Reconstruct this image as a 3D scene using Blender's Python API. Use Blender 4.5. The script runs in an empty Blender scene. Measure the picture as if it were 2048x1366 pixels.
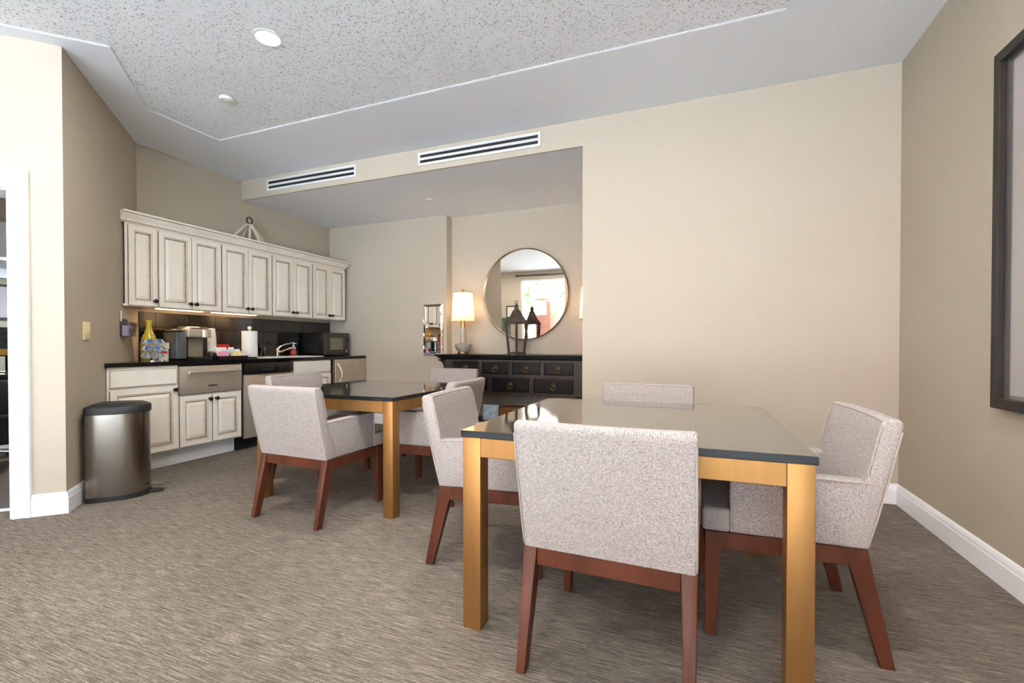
import bpy, bmesh, math, random
from mathutils import Vector, Matrix
R = math.radians
random.seed(7)
S = bpy.context.scene
COL = S.collection

# ------------------------------------------------------------------ camera
cam_d = bpy.data.cameras.new('camera')
cam = bpy.data.objects.new('camera', cam_d)
COL.objects.link(cam)
cam.location = (0, 0, 1.10)
cam.rotation_euler = (math.pi / 2 - 0.0113, 0, 0.3728)
cam_d.sensor_fit = 'HORIZONTAL'
cam_d.sensor_width = 36.0
cam_d.lens = 36.0 * 921.9 / 2048
cam_d.shift_y = 18.5 / 2048
cam_d.clip_start = 0.02
cam_d.clip_end = 300
S.camera = cam

# ------------------------------------------------------------------ world, light, exposure
W = bpy.data.worlds.new('world')
S.world = W
W.use_nodes = True
bg = W.node_tree.nodes['Background']
bg.inputs[0].default_value = (0.69, 0.855, 1.0, 1)
bg.inputs[1].default_value = 3.6
S.view_settings.view_transform = 'Standard'
S.view_settings.look = 'None'
S.view_settings.gamma = 1.0
S.view_settings.use_curve_mapping = False
S.view_settings.exposure = 1.12
sun_d = bpy.data.lights.new('sun', 'SUN')
sun_d.energy = 85.0
sun_d.angle = R(0.6)
sun_d.color = (0.76, 0.89, 1.0)
sun = bpy.data.objects.new('sun', sun_d)
COL.objects.link(sun)
sun.rotation_euler = (R(-50), 0, R(65))   # shines from behind the building onto the street


def portal(x0, x1, z0, z1, y):
    d = bpy.data.lights.new('window_portal', 'AREA')
    d.shape = 'RECTANGLE'
    d.size = x1 - x0
    d.size_y = z1 - z0
    d.cycles.is_portal = True
    o = bpy.data.objects.new('window_portal', d)
    COL.objects.link(o)
    o.location = ((x0 + x1) / 2, y, (z0 + z1) / 2)
    o.rotation_euler = (R(90), 0, 0)      # emits towards +Y


WIN_Y = -3.2
WINDOWS = [(-5.2, -3.72), (-3.56, -2.08), (-1.92, -0.44), (-0.28, 1.2)]  # the rightmost is unseen, put back for light on the kitchen fronts
ADDED_WIN = (-2.9, -1.6)               # unseen window added in the right wall to light the kitchen side
WIN_Z = (0.12, 2.78)
for a, b in WINDOWS:
    portal(a, b, WIN_Z[0], WIN_Z[1], WIN_Y + 0.03)
d_ = bpy.data.lights.new('window_portal', 'AREA')
d_.shape = 'RECTANGLE'
d_.size = ADDED_WIN[1] - ADDED_WIN[0]
d_.size_y = WIN_Z[1] - WIN_Z[0]
d_.cycles.is_portal = True
o_ = bpy.data.objects.new('window_portal', d_)
COL.objects.link(o_)
o_.location = (1.30, sum(ADDED_WIN) / 2, sum(WIN_Z) / 2)
o_.rotation_euler = (R(90), 0, R(90))      # emits towards -X

# ------------------------------------------------------------------ helpers: materials


def lin(c):
    def f(v):
        v /= 255.0
        return v / 12.92 if v <= 0.04045 else ((v + 0.055) / 1.055) ** 2.4
    return (f(c[0]), f(c[1]), f(c[2]), 1.0)


def base_mat(name):
    m = bpy.data.materials.new(name)
    m.use_nodes = True
    nt = m.node_tree
    b = nt.nodes['Principled BSDF']
    return m, nt, b


def mat(name, rgb, rough=0.5, metal=0.0, spec=0.5, noise=None, bump=None, coat=0.0, ior=None, aniso=None):
    """plain principled material; noise=(scale, amount[, stretch xyz]) varies the colour, bump=(scale, strength)"""
    m, nt, b = base_mat(name)
    c = lin(rgb)
    b.inputs['Base Color'].default_value = c
    b.inputs['Roughness'].default_value = rough
    b.inputs['Metallic'].default_value = metal
    b.inputs['Specular IOR Level'].default_value = spec
    if coat:
        b.inputs['Coat Weight'].default_value = coat
    if ior:
        b.inputs['IOR'].default_value = ior
    tc = nt.nodes.new('ShaderNodeTexCoord')
    if noise:
        mp = nt.nodes.new('ShaderNodeMapping')
        if len(noise) > 2:
            mp.inputs['Scale'].default_value = noise[2]
        nt.links.new(tc.outputs['Object'], mp.inputs['Vector'])
        n = nt.nodes.new('ShaderNodeTexNoise')
        n.inputs['Scale'].default_value = noise[0]
        n.inputs['Detail'].default_value = 4
        nt.links.new(mp.outputs[0], n.inputs['Vector'])
        r = nt.nodes.new('ShaderNodeValToRGB')
        k = noise[1]
        r.color_ramp.elements[0].position = 0.3
        r.color_ramp.elements[1].position = 0.7
        r.color_ramp.elements[0].color = tuple(max(0, v * (1 - k)) for v in c[:3]) + (1,)
        r.color_ramp.elements[1].color = tuple(min(1, v * (1 + k)) for v in c[:3]) + (1,)
        nt.links.new(n.outputs['Fac'], r.inputs['Fac'])
        nt.links.new(r.outputs['Color'], b.inputs['Base Color'])
    if bump:
        n2 = nt.nodes.new('ShaderNodeTexNoise')
        n2.inputs['Scale'].default_value = bump[0]
        n2.inputs['Detail'].default_value = 3
        nt.links.new(tc.outputs['Object'], n2.inputs['Vector'])
        bp = nt.nodes.new('ShaderNodeBump')
        bp.inputs['Strength'].default_value = bump[1]
        bp.inputs['Distance'].default_value = 0.002
        nt.links.new(n2.outputs['Fac'], bp.inputs['Height'])
        nt.links.new(bp.outputs['Normal'], b.inputs['Normal'])
    return m


def emit_mat(name, rgb, strength):
    m, nt, b = base_mat(name)
    b.inputs['Base Color'].default_value = (0, 0, 0, 1)
    b.inputs['Emission Color'].default_value = lin(rgb)
    b.inputs['Emission Strength'].default_value = strength
    return m


def glass_mat(name, tint=(255, 255, 255), refl=0.08):
    m = bpy.data.materials.new(name)
    m.use_nodes = True
    nt = m.node_tree
    nt.nodes.clear()
    out = nt.nodes.new('ShaderNodeOutputMaterial')
    mix = nt.nodes.new('ShaderNodeMixShader')
    tr = nt.nodes.new('ShaderNodeBsdfTransparent')
    tr.inputs[0].default_value = lin(tint)
    gl = nt.nodes.new('ShaderNodeBsdfGlossy')
    gl.inputs['Roughness'].default_value = 0.02
    lw = nt.nodes.new('ShaderNodeLayerWeight')
    lw.inputs['Blend'].default_value = 0.15
    mul = nt.nodes.new('ShaderNodeMath')
    mul.operation = 'MULTIPLY_ADD'
    mul.inputs[1].default_value = 0.6
    mul.inputs[2].default_value = refl * 0.4
    nt.links.new(lw.outputs['Fresnel'], mul.inputs[0])
    nt.links.new(mul.outputs[0], mix.inputs[0])
    nt.links.new(tr.outputs[0], mix.inputs[1])
    nt.links.new(gl.outputs[0], mix.inputs[2])
    nt.links.new(mix.outputs[0], out.inputs[0])
    return m


def carpet_mat():
    m, nt, b = base_mat('carpet_loop')
    tc = nt.nodes.new('ShaderNodeTexCoord')

    def nz(scale, st, det=3):
        mp = nt.nodes.new('ShaderNodeMapping')
        mp.inputs['Scale'].default_value = st
        nt.links.new(tc.outputs['Object'], mp.inputs['Vector'])
        n = nt.nodes.new('ShaderNodeTexNoise')
        n.inputs['Scale'].default_value = scale
        n.inputs['Detail'].default_value = det
        nt.links.new(mp.outputs[0], n.inputs['Vector'])
        return n
    a = nz(1.0, (9, 210, 1))
    c = nz(1.0, (40, 420, 1))
    e = nz(1.0, (300, 420, 1), 2)
    big = nz(0.9, (1, 1.6, 1), 2)

    def addm(x, y, wy):
        q = nt.nodes.new('ShaderNodeMath')
        q.operation = 'MULTIPLY_ADD'
        q.inputs[1].default_value = wy
        nt.links.new(y, q.inputs[0])
        nt.links.new(x, q.inputs[2])
        return q.outputs[0]
    z = nt.nodes.new('ShaderNodeMath')
    z.operation = 'MULTIPLY'
    z.inputs[1].default_value = 0.50
    nt.links.new(a.outputs['Fac'], z.inputs[0])
    t = addm(z.outputs[0], c.outputs['Fac'], 0.36)
    t = addm(t, e.outputs['Fac'], 0.24)
    t = addm(t, big.outputs['Fac'], 0.12)
    r = nt.nodes.new('ShaderNodeValToRGB')
    r.color_ramp.elements[0].position = 0.42
    r.color_ramp.elements[0].color = lin((58, 52, 46))
    r.color_ramp.elements[1].position = 0.78
    r.color_ramp.elements[1].color = lin((166, 154, 140))
    el = r.color_ramp.elements.new(0.6)
    el.color = lin((110, 100, 90))
    nt.links.new(t, r.inputs['Fac'])
    nt.links.new(r.outputs['Color'], b.inputs['Base Color'])
    b.inputs['Roughness'].default_value = 0.95
    b.inputs['Specular IOR Level'].default_value = 0.1
    bp = nt.nodes.new('ShaderNodeBump')
    bp.inputs['Strength'].default_value = 0.5
    bp.inputs['Distance'].default_value = 0.004
    nt.links.new(t, bp.inputs['Height'])
    nt.links.new(bp.outputs[0], b.inputs['Normal'])
    return m


def fabric_mat():
    m, nt, b = base_mat('tweed_fabric')
    tc = nt.nodes.new('ShaderNodeTexCoord')

    def nz(st, det=2):
        mp = nt.nodes.new('ShaderNodeMapping')
        mp.inputs['Scale'].default_value = st
        nt.links.new(tc.outputs['Object'], mp.inputs['Vector'])
        n = nt.nodes.new('ShaderNodeTexNoise')
        n.inputs['Scale'].default_value = 1
        n.inputs['Detail'].default_value = det
        nt.links.new(mp.outputs[0], n.inputs['Vector'])
        return n
    a = nz((330, 330, 380))
    c = nz((130, 130, 330))
    e = nz((330, 330, 150))

    def wv(rot):
        mp = nt.nodes.new('ShaderNodeMapping')
        mp.inputs['Rotation'].default_value = rot
        nt.links.new(tc.outputs['Object'], mp.inputs['Vector'])
        w = nt.nodes.new('ShaderNodeTexWave')
        w.inputs['Scale'].default_value = 95
        w.inputs['Distortion'].default_value = 1.5
        w.inputs['Detail'].default_value = 1
        nt.links.new(mp.outputs[0], w.inputs['Vector'])
        return w
    w1 = wv((0, R(45), R(45)))

    def addm(x, y, wy):
        q = nt.nodes.new('ShaderNodeMath')
        q.operation = 'MULTIPLY_ADD'
        q.inputs[1].default_value = wy
        nt.links.new(y, q.inputs[0])
        if isinstance(x, float):
            q.inputs[2].default_value = x
        else:
            nt.links.new(x, q.inputs[2])
        return q.outputs[0]
    t = addm(0.0, a.outputs['Fac'], 0.40)
    t = addm(t, c.outputs['Fac'], 0.26)
    t = addm(t, e.outputs['Fac'], 0.20)
    t = addm(t, w1.outputs['Fac'], 0.14)
    r = nt.nodes.new('ShaderNodeValToRGB')
    r.color_ramp.elements[0].position = 0.34
    r.color_ramp.elements[0].color = lin((98, 90, 87))
    r.color_ramp.elements[1].position = 0.62
    r.color_ramp.elements[1].color = lin((196, 187, 182))
    el = r.color_ramp.elements.new(0.48)
    el.color = lin((160, 150, 145))
    nt.links.new(t, r.inputs['Fac'])
    nt.links.new(r.outputs['Color'], b.inputs['Base Color'])
    b.inputs['Roughness'].default_value = 0.92
    b.inputs['Specular IOR Level'].default_value = 0.15
    bp = nt.nodes.new('ShaderNodeBump')
    bp.inputs['Strength'].default_value = 0.35
    bp.inputs['Distance'].default_value = 0.002
    nt.links.new(t, bp.inputs['Height'])
    nt.links.new(bp.outputs[0], b.inputs['Normal'])
    return m


def acoustic_mat():
    """fissured mineral-fibre ceiling: white board with small dark pits"""
    m, nt, b = base_mat('acoustic_ceiling')
    tc = nt.nodes.new('ShaderNodeTexCoord')
    nd = nt.nodes.new('ShaderNodeTexNoise')
    nd.inputs['Scale'].default_value = 55
    nd.inputs['Detail'].default_value = 2
    nt.links.new(tc.outputs['Object'], nd.inputs['Vector'])
    sub = nt.nodes.new('ShaderNodeVectorMath')
    sub.operation = 'SUBTRACT'
    sub.inputs[1].default_value = (0.5, 0.5, 0.5)
    nt.links.new(nd.outputs['Color'], sub.inputs[0])
    sc = nt.nodes.new('ShaderNodeVectorMath')
    sc.operation = 'SCALE'
    sc.inputs['Scale'].default_value = 0.035
    nt.links.new(sub.outputs[0], sc.inputs[0])
    ad = nt.nodes.new('ShaderNodeVectorMath')
    ad.operation = 'ADD'
    nt.links.new(tc.outputs['Object'], ad.inputs[0])
    nt.links.new(sc.outputs[0], ad.inputs[1])
    v = nt.nodes.new('ShaderNodeTexVoronoi')
    v.inputs['Scale'].default_value = 58
    nt.links.new(ad.outputs[0], v.inputs['Vector'])
    r = nt.nodes.new('ShaderNodeValToRGB')
    r.color_ramp.elements[0].position = 0.16
    r.color_ramp.elements[0].color = (0, 0, 0, 1)
    r.color_ramp.elements[1].position = 0.34
    r.color_ramp.elements[1].color = (1, 1, 1, 1)
    nt.links.new(v.outputs['Distance'], r.inputs['Fac'])
    mx = nt.nodes.new('ShaderNodeMix')
    mx.data_type = 'RGBA'
    mx.inputs[6].default_value = lin((164, 164, 164))
    mx.inputs[7].default_value = lin((244, 247, 251))
    nt.links.new(r.outputs['Color'], mx.inputs[0])
    nt.links.new(mx.outputs[2], b.inputs['Base Color'])
    bp = nt.nodes.new('ShaderNodeBump')
    bp.inputs['Strength'].default_value = 0.6
    bp.inputs['Distance'].default_value = 0.004
    nt.links.new(r.outputs['Color'], bp.inputs['Height'])
    nt.links.new(bp.outputs[0], b.inputs['Normal'])
    b.inputs['Roughness'].default_value = 0.9
    return m


def shade_mat():
    m = bpy.data.materials.new('lamp_shade_linen')
    m.use_nodes = True
    nt = m.node_tree
    nt.nodes.clear()
    out = nt.nodes.new('ShaderNodeOutputMaterial')
    mix = nt.nodes.new('ShaderNodeMixShader')
    mix.inputs[0].default_value = 0.6
    d = nt.nodes.new('ShaderNodeBsdfDiffuse')
    d.inputs[0].default_value = lin((246, 234, 214))
    t = nt.nodes.new('ShaderNodeBsdfTranslucent')
    t.inputs[0].default_value = lin((255, 240, 214))
    nt.links.new(d.outputs[0], mix.inputs[1])
    nt.links.new(t.outputs[0], mix.inputs[2])
    nt.links.new(mix.outputs[0], out.inputs[0])
    return m


M = {}
M['wall'] = mat('wall_paint_beige', (190, 178, 161), 0.75, spec=0.25, noise=(1.2, 0.015), bump=(260, 0.05))
M['taupe'] = mat('wall_taupe', (178, 167, 149), 0.7, spec=0.25, noise=(1.2, 0.015), bump=(260, 0.05))  # a darker tone of the beige, on the side and slanted walls
M['ceil'] = mat('ceiling_paint', (242, 246, 252), 0.85, spec=0.2, bump=(200, 0.04))
M['acoustic'] = acoustic_mat()
M['trim'] = mat('trim_paint_white', (238, 238, 240), 0.35, spec=0.5, bump=(40, 0.02))
M['carpet'] = carpet_mat()
M['fabric'] = fabric_mat()
M['piping'] = mat('piping_fabric', (172, 160, 150), 0.9, spec=0.1, noise=(300, 0.25))
M['wood'] = mat('chair_wood_walnut', (88, 46, 29), 0.4, spec=0.3, noise=(14, 0.28, (1, 1, 0.12)), bump=(60, 0.04))
M['bronze'] = mat('brushed_bronze', (168, 124, 72), 0.45, metal=0.8, noise=(26, 0.08, (1, 1, 0.05)), bump=(90, 0.05))
M['tabletop'] = mat('smoked_table_glass', (40, 36, 32), 0.07, spec=0.5, coat=0.85, ior=1.55)
M['tabletop'].node_tree.nodes['Principled BSDF'].inputs['Coat Roughness'].default_value = 0.06
M['tableedge'] = mat('table_glass_edge', (26, 29, 33), 0.3, spec=0.35)
M['handle'] = mat('satin_handle', (232, 224, 210), 0.38, metal=0.9)
M['plate_and_reflection'] = mat('taupe_plate_and_reflection', (128, 118, 98), 0.4)
M['cabinet'] = mat('cabinet_antique_white', (238, 230, 217), 0.42, spec=0.4, noise=(9, 0.04, (1, 1, 0.3)), bump=(30, 0.03))
M['glaze'] = mat('cabinet_brown_glaze', (150, 131, 108), 0.5, spec=0.4, noise=(30, 0.35))
M['granite'] = mat('black_granite', (14, 14, 15), 0.12, spec=0.6, noise=(220, 0.8))
M['steel'] = mat('brushed_steel', (146, 138, 128), 0.24, metal=1.0, noise=(30, 0.06, (1, 1, 0.02)), bump=(160, 0.03))
M['steel_v'] = mat('appliance_steel', (196, 184, 168), 0.45, metal=0.65, noise=(24, 0.08, (1, 1, 0.02)))
M['chrome'] = mat('chrome', (225, 225, 225), 0.06, metal=1.0)
M['blackplastic'] = mat('black_plastic', (16, 16, 17), 0.3, spec=0.5)
M['blackmatte'] = mat('black_soft_plastic', (34, 33, 33), 0.5, spec=0.4)
M['darkgrey'] = mat('dark_grey_plastic', (66, 62, 58), 0.42, spec=0.4)
M['tile'] = mat('black_gloss_tile', (24, 22, 21), 0.09, spec=0.65, noise=(6, 0.2))
M['grout'] = mat('dark_grout', (54, 51, 48), 0.8)
M['bronze_dark'] = mat('oil_rubbed_bronze', (46, 36, 30), 0.38, metal=0.8)
M['console'] = mat('console_black_lacquer', (18, 17, 18), 0.36, spec=0.25, noise=(10, 0.25), bump=(25, 0.03))
M['console_edge'] = mat('console_rubbed_edge', (44, 32, 27), 0.4, noise=(12, 0.3))
M['oldbrass'] = mat('aged_brass', (112, 92, 66), 0.35, metal=0.9)
M['gold'] = mat('satin_gold', (196, 160, 104), 0.3, metal=1.0)
M['mirror'] = mat('mirror_silver', (240, 236, 230), 0.01, metal=1.0)
M['mirrorframe'] = mat('mirror_frame_brass', (150, 116, 80), 0.3, metal=0.9, noise=(20, 0.15))
M['ceramic'] = mat('grey_ceramic', (170, 160, 146), 0.3, spec=0.5, noise=(8, 0.1))
M['shade'] = shade_mat()
M['lantern'] = mat('lantern_patina_metal', (88, 80, 74), 0.55, metal=0.5, noise=(18, 0.3), bump=(40, 0.1))
M['glass'] = glass_mat('clear_glass')
M['acrylic'] = glass_mat('lavender_acrylic', (238, 235, 246), 0.3)
M['greenglass'] = glass_mat('green_tinted_glass', (140, 176, 150), 0.3)
M['tank'] = mat('smoke_tank_plastic', (84, 86, 88), 0.12, spec=0.6)
M['yellow'] = mat('yellow_glaze', (206, 182, 30), 0.18, spec=0.6, coat=0.5, noise=(6, 0.12))
M['white'] = mat('white_plastic', (236, 234, 232), 0.35)
M['paper'] = mat('white_paper', (240, 236, 230), 0.9, spec=0.1, bump=(120, 0.15))
M['paperprint'] = mat('grey_print_paper', (150, 148, 158), 0.8, noise=(60, 0.3))
M['ivory'] = mat('ivory_plastic', (226, 208, 164), 0.4)
M['red'] = mat('red_carton', (206, 28, 34), 0.5)
M['pink'] = mat('pink_paper', (236, 150, 176), 0.7)
M['paleyellow'] = mat('pale_yellow_paper', (238, 218, 150), 0.7)
M['paleblue'] = mat('pale_blue_paper', (196, 214, 226), 0.7)
M['carton'] = mat('cream_carton', (226, 220, 200), 0.6)
M['podblue'] = mat('pod_foil_blue', (70, 98, 158), 0.35, noise=(90, 0.5))
M['podred'] = mat('pod_foil_orange', (204, 112, 86), 0.35, noise=(90, 0.5))
M['podgreen'] = mat('pod_foil_green', (106, 134, 96), 0.35, noise=(90, 0.5))
M['podgrey'] = mat('pod_foil_grey', (128, 128, 134), 0.35, noise=(90, 0.5))
M['redsoap'] = mat('red_soap', (148, 44, 38), 0.12, spec=0.6, coat=0.6)
M['bottle'] = mat('dark_green_bottle', (18, 24, 20), 0.12, spec=0.6)
M['whitewash'] = mat('whitewashed_wood', (206, 196, 180), 0.7, noise=(22, 0.18, (1, 1, 0.2)))
M['frame'] = mat('picture_frame_espresso', (44, 38, 34), 0.45, spec=0.25, noise=(14, 0.15))
M['mat_board'] = mat('picture_mat_board', (226, 220, 221), 0.8)
M['mat_edge'] = mat('picture_fillet_grey', (128, 124, 122), 0.6)
M['slot'] = mat('vent_dark_slot', (16, 16, 18), 0.6)
M['lens'] = emit_mat('downlight_lens', (252, 247, 241), 320.0)
M['strip'] = emit_mat('under_cabinet_strip', (255, 206, 150), 14.0)
M['bulb'] = emit_mat('lamp_bulb', (255, 214, 160), 14.0)
M['darkwoodfloor'] = mat('dark_plank_floor', (84, 74, 66), 0.35, noise=(3, 0.3, (1, 9, 1)))
M['officewall'] = mat('office_wall_sage', (138, 138, 122), 0.8)
M['brick'] = mat('red_brick', (150, 96, 80), 0.9, noise=(14, 0.25))
M['mortar'] = mat('mortar', (190, 182, 172), 0.9)
M['stone'] = mat('pale_limestone', (206, 198, 184), 0.85, noise=(3, 0.1))
M['pave'] = mat('concrete_pavement', (216, 216, 216), 0.9, noise=(2, 0.1))
M['leaf'] = mat('tree_leaf', (86, 122, 56), 0.7, noise=(12, 0.4))
M['bark'] = mat('tree_bark', (92, 78, 64), 0.9)
M['winglass'] = mat('dark_window_glass', (62, 84, 76), 0.08, spec=0.6)
M['screen'] = mat('monitor_screen', (60, 66, 74), 0.25, noise=(30, 0.5))
M['orange'] = mat('orange_panel', (214, 150, 60), 0.5)
M['wicker'] = mat('brown_wicker', (128, 82, 38), 0.8, noise=(60, 0.5), bump=(90, 0.6))
M['bluepaper'] = mat('blue_white_cover', (172, 190, 206), 0.5, noise=(18, 0.3))

# ------------------------------------------------------------------ helpers: meshes


class MB:
    def __init__(self):
        self.bm = bmesh.new()

    def face(self, vs, mi=0):
        try:
            f = self.bm.faces.new(vs)
            f.material_index = mi
            return f
        except ValueError:
            return None

    def box(self, x0, x1, y0, y1, z0, z1, mi=0):
        v = [self.bm.verts.new(p) for p in ((x0, y0, z0), (x1, y0, z0), (x1, y1, z0), (x0, y1, z0), (x0, y0, z1), (x1, y0, z1), (x1, y1, z1), (x0, y1, z1))]
        for q in ((0, 3, 2, 1), (4, 5, 6, 7), (0, 1, 5, 4), (1, 2, 6, 5), (2, 3, 7, 6), (3, 0, 4, 7)):
            self.face([v[i] for i in q], mi)
        return self

    def hexa(self, bot, top, mi=0):
        """bot, top: four points each, counter-clockwise from above"""
        v = [self.bm.verts.new(p) for p in list(bot) + list(top)]
        for q in ((0, 3, 2, 1), (4, 5, 6, 7), (0, 1, 5, 4), (1, 2, 6, 5), (2, 3, 7, 6), (3, 0, 4, 7)):
            self.face([v[i] for i in q], mi)
        return self

    def prism(self, pts, a, b, f=lambda u, v, w: (u, v, w), mi=0):
        """pts: 2-D polygon, extruded from a to b; f maps (u, v, w) to space"""
        n = len(pts)
        lo = [self.bm.verts.new(f(p[0], p[1], a)) for p in pts]
        hi = [self.bm.verts.new(f(p[0], p[1], b)) for p in pts]
        self.face(lo[::-1], mi)
        self.face(hi, mi)
        for i in range(n):
            j = (i + 1) % n
            self.face([lo[i], lo[j], hi[j], hi[i]], mi)
        return self

    def lathe(self, prof, n=24, c=(0, 0), mi=0, f=None, caps=True):
        rings = []
        for r_, z in prof:
            ring = []
            for i in range(n):
                t = 2 * math.pi * i / n
                p = (c[0] + r_ * math.cos(t), c[1] + r_ * math.sin(t), z)
                ring.append(self.bm.verts.new(f(*p) if f else p))
            rings.append(ring)
        for a, b in zip(rings, rings[1:]):
            for i in range(n):
                j = (i + 1) % n
                self.face([a[i], a[j], b[j], b[i]], mi)
        if caps:
            if prof[0][0] > 1e-6:
                self.face(rings[0][::-1], mi)
            if prof[-1][0] > 1e-6:
                self.face(rings[-1], mi)
        return self

    def tube(self, pts, r, n=8, closed=False, mi=0):
        pts = [Vector(p) for p in pts]
        N = len(pts)
        rr = r if isinstance(r, (list, tuple)) else [r] * N
        rings = []
        up = None
        for i, p in enumerate(pts):
            if closed:
                d = (pts[(i + 1) % N] - pts[i - 1]).normalized()
            else:
                d = (pts[min(i + 1, N - 1)] - pts[max(i - 1, 0)]).normalized()
            if up is None:
                up = Vector((0, 0, 1)) if abs(d.z) < 0.9 else Vector((1, 0, 0))
            s = d.cross(up)
            if s.length < 1e-5:
                s = d.cross(Vector((0, 1, 0)))
            s.normalize()
            up = s.cross(d).normalized()
            ring = [self.bm.verts.new(p + (s * math.cos(2 * math.pi * k / n) + up * math.sin(2 * math.pi * k / n)) * rr[i]) for k in range(n)]
            rings.append(ring)
        pairs = list(zip(rings, rings[1:]))
        if closed:
            pairs.append((rings[-1], rings[0]))
        for a, b in pairs:
            for k in range(n):
                j = (k + 1) % n
                self.face([a[k], a[j], b[j], b[k]], mi)
        if not closed:
            self.face(rings[0][::-1], mi)
            self.face(rings[-1], mi)
        return self

    def rings(self, ring_pts, mis=None, cap=True, cap_mi=0, first_cap=False):
        """successive closed rings of equal length joined by quads"""
        rs = [[self.bm.verts.new(p) for p in ring] for ring in ring_pts]
        for k, (a, b) in enumerate(zip(rs, rs[1:])):
            n = len(a)
            for i in range(n):
                j = (i + 1) % n
                self.face([a[i], a[j], b[j], b[i]], mis[k] if mis else 0)
        if cap:
            self.face(rs[-1], cap_mi)
        if first_cap:
            self.face(rs[0][::-1], mis[0] if mis else 0)
        return self

    def bevel(self, w, seg=2, ang=35):
        self.bm.normal_update()
        es = [e for e in self.bm.edges if len(e.link_faces) == 2 and e.calc_face_angle(0) > R(ang)]
        if es:
            bmesh.ops.bevel(self.bm, geom=es, offset=w, offset_type='OFFSET', segments=seg, profile=0.5, affect='EDGES', clamp_overlap=True)
        return self

    def mesh(self, name, mats, smooth=40):
        bmesh.ops.recalc_face_normals(self.bm, faces=self.bm.faces)
        me = bpy.data.meshes.new(name)
        self.bm.to_mesh(me)
        self.bm.free()
        for m in (mats if isinstance(mats, (list, tuple)) else [mats]):
            me.materials.append(M[m] if isinstance(m, str) else m)
        if smooth:
            for p in me.polygons:
                p.use_smooth = True
            me.set_sharp_from_angle(angle=R(smooth))
        return me

    def build(self, name, mats, parent=None, smooth=40, loc=None, rot=None):
        o = bpy.data.objects.new(name, self.mesh(name, mats, smooth))
        COL.objects.link(o)
        if parent:
            o.parent = parent
        if loc:
            o.location = loc
        if rot:
            o.rotation_euler = rot
        return o


def inst(name, me, parent=None, loc=(0, 0, 0), rot=(0, 0, 0)):
    o = bpy.data.objects.new(name, me)
    COL.objects.link(o)
    o.parent = parent
    o.location = loc
    o.rotation_euler = rot
    return o


def tag(o, label, cat, group=None):
    o['label'] = label
    o['category'] = cat
    if group:
        o['group'] = group
    return o


def thing(name, label, cat, loc=(0, 0, 0), rz=0.0, group=None):
    o = bpy.data.objects.new(name, None)
    COL.objects.link(o)
    o.empty_display_size = 0.1
    o.location = loc
    o.rotation_euler = (0, 0, rz)
    return tag(o, label, cat, group)


def struct(o, label=None):
    o['kind'] = 'structure'
    if label:
        o['label'] = label
    return o


def copy_tree(o, parent=None):
    c = o.copy()
    COL.objects.link(c)
    c.parent = parent
    for ch in list(o.children):
        copy_tree(ch, c)
    return c


def bxm(x0, x1, y0, y1, z0, z1, bev=0.0, seg=2):
    b = MB().box(x0, x1, y0, y1, z0, z1)
    if bev:
        b.bevel(bev, seg)
    return b


# ------------------------------------------------------------------ room dimensions
XR, YB, ZC = 1.333, 3.9415, 3.0455
XK, ZS, YA, YA2 = -4.987, 2.8214, 5.365, 5.509
XA, XS = -0.887, -3.0255
D = Vector((-3.830, 1.746))
K = Vector((XK, 2.832))
LW = Vector((-1, -1)).normalized()          # along the door wall, away from the corner
LB = Vector((-1, 1)).normalized()           # behind the door wall
T0, T1, T2 = 0.262, 1.18, 4.483             # door opening and end along the door wall
DT = 0.20
FAR = D + LW * T2                           # about (-7.0, -1.42)


def P2(v):
    return (v.x, v.y)


# floor
b = MB().prism([(XR + .1, -3.3), (XR + .1, YA2 + .1), (XK - .1, YA2 + .1), P2(K + Vector((-.1, -.05))),
                P2(D + LW * T0 + LB * (DT + .01)), P2(D + LW * T1 + LB * (DT + .01)), P2(FAR + LB * .05), (FAR.x - .06, -3.3)], -0.08, 0.0)
struct(b.build('floor', 'carpet', smooth=0), 'grey-brown streaked loop carpet')
b = MB().prism([P2(D + LW * T0 + LB * (DT + .015)), (-5.12, 2.69), (-5.12, 8.9), (-12.7, 8.9), (-12.7, -3.0), (-7.15, -3.0), P2(D + LW * (T1 + 1.0) + LB * (DT + .015))], -0.09, -0.002)
struct(b.build('floor_office', 'darkwoodfloor', smooth=0), 'dark plank floor of the office beyond the doorway')

# ceilings: lower painted field with a hole for the recessed acoustic panel
outer = [(XR + .1, -3.3), (XR + .1, YB + .05), (XK - .1, YB + .05), (XK - .1, 2.75), P2(D + LW * .15 + LB * .1), P2(FAR + LB * .1), (FAR.x - .1, -3.3)]
e0 = Vector((-3.548, 1.869))
e1 = e0 + LW * 4.1
tray = [(0.51, -2.75), (0.51, 3.09), (-4.197, 3.09), (-4.197, 2.475), P2(e0), P2(e1), (e1.x, -2.75)]
bm = bmesh.new()
ed = []
for poly in (outer, tray):
    vs = [bm.verts.new((p[0], p[1], ZC)) for p in poly]
    ed += [bm.edges.new((vs[i], vs[(i + 1) % len(vs)])) for i in range(len(vs))]
bmesh.ops.triangle_fill(bm, use_beauty=True, use_dissolve=False, edges=ed)
b = MB()
b.bm.free()
b.bm = bm
for poly in (tray,):
    n = len(poly)
    lo = [bm.verts.new((p[0], p[1], ZC)) for p in poly]
    hi = [bm.verts.new((p[0], p[1], ZC + .008)) for p in poly]
    for i in range(n):
        j = (i + 1) % n
        b.face([lo[i], lo[j], hi[j], hi[i]])
struct(b.build('ceiling', 'ceil', smooth=0), 'flat painted ceiling border')
cx = [p for p in tray]
b = MB().prism([(p[0], p[1]) for p in tray], ZC + .006, ZC + .08)
struct(b.build('ceiling_panel', 'acoustic', smooth=0), 'recessed pitted acoustic ceiling field')
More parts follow.
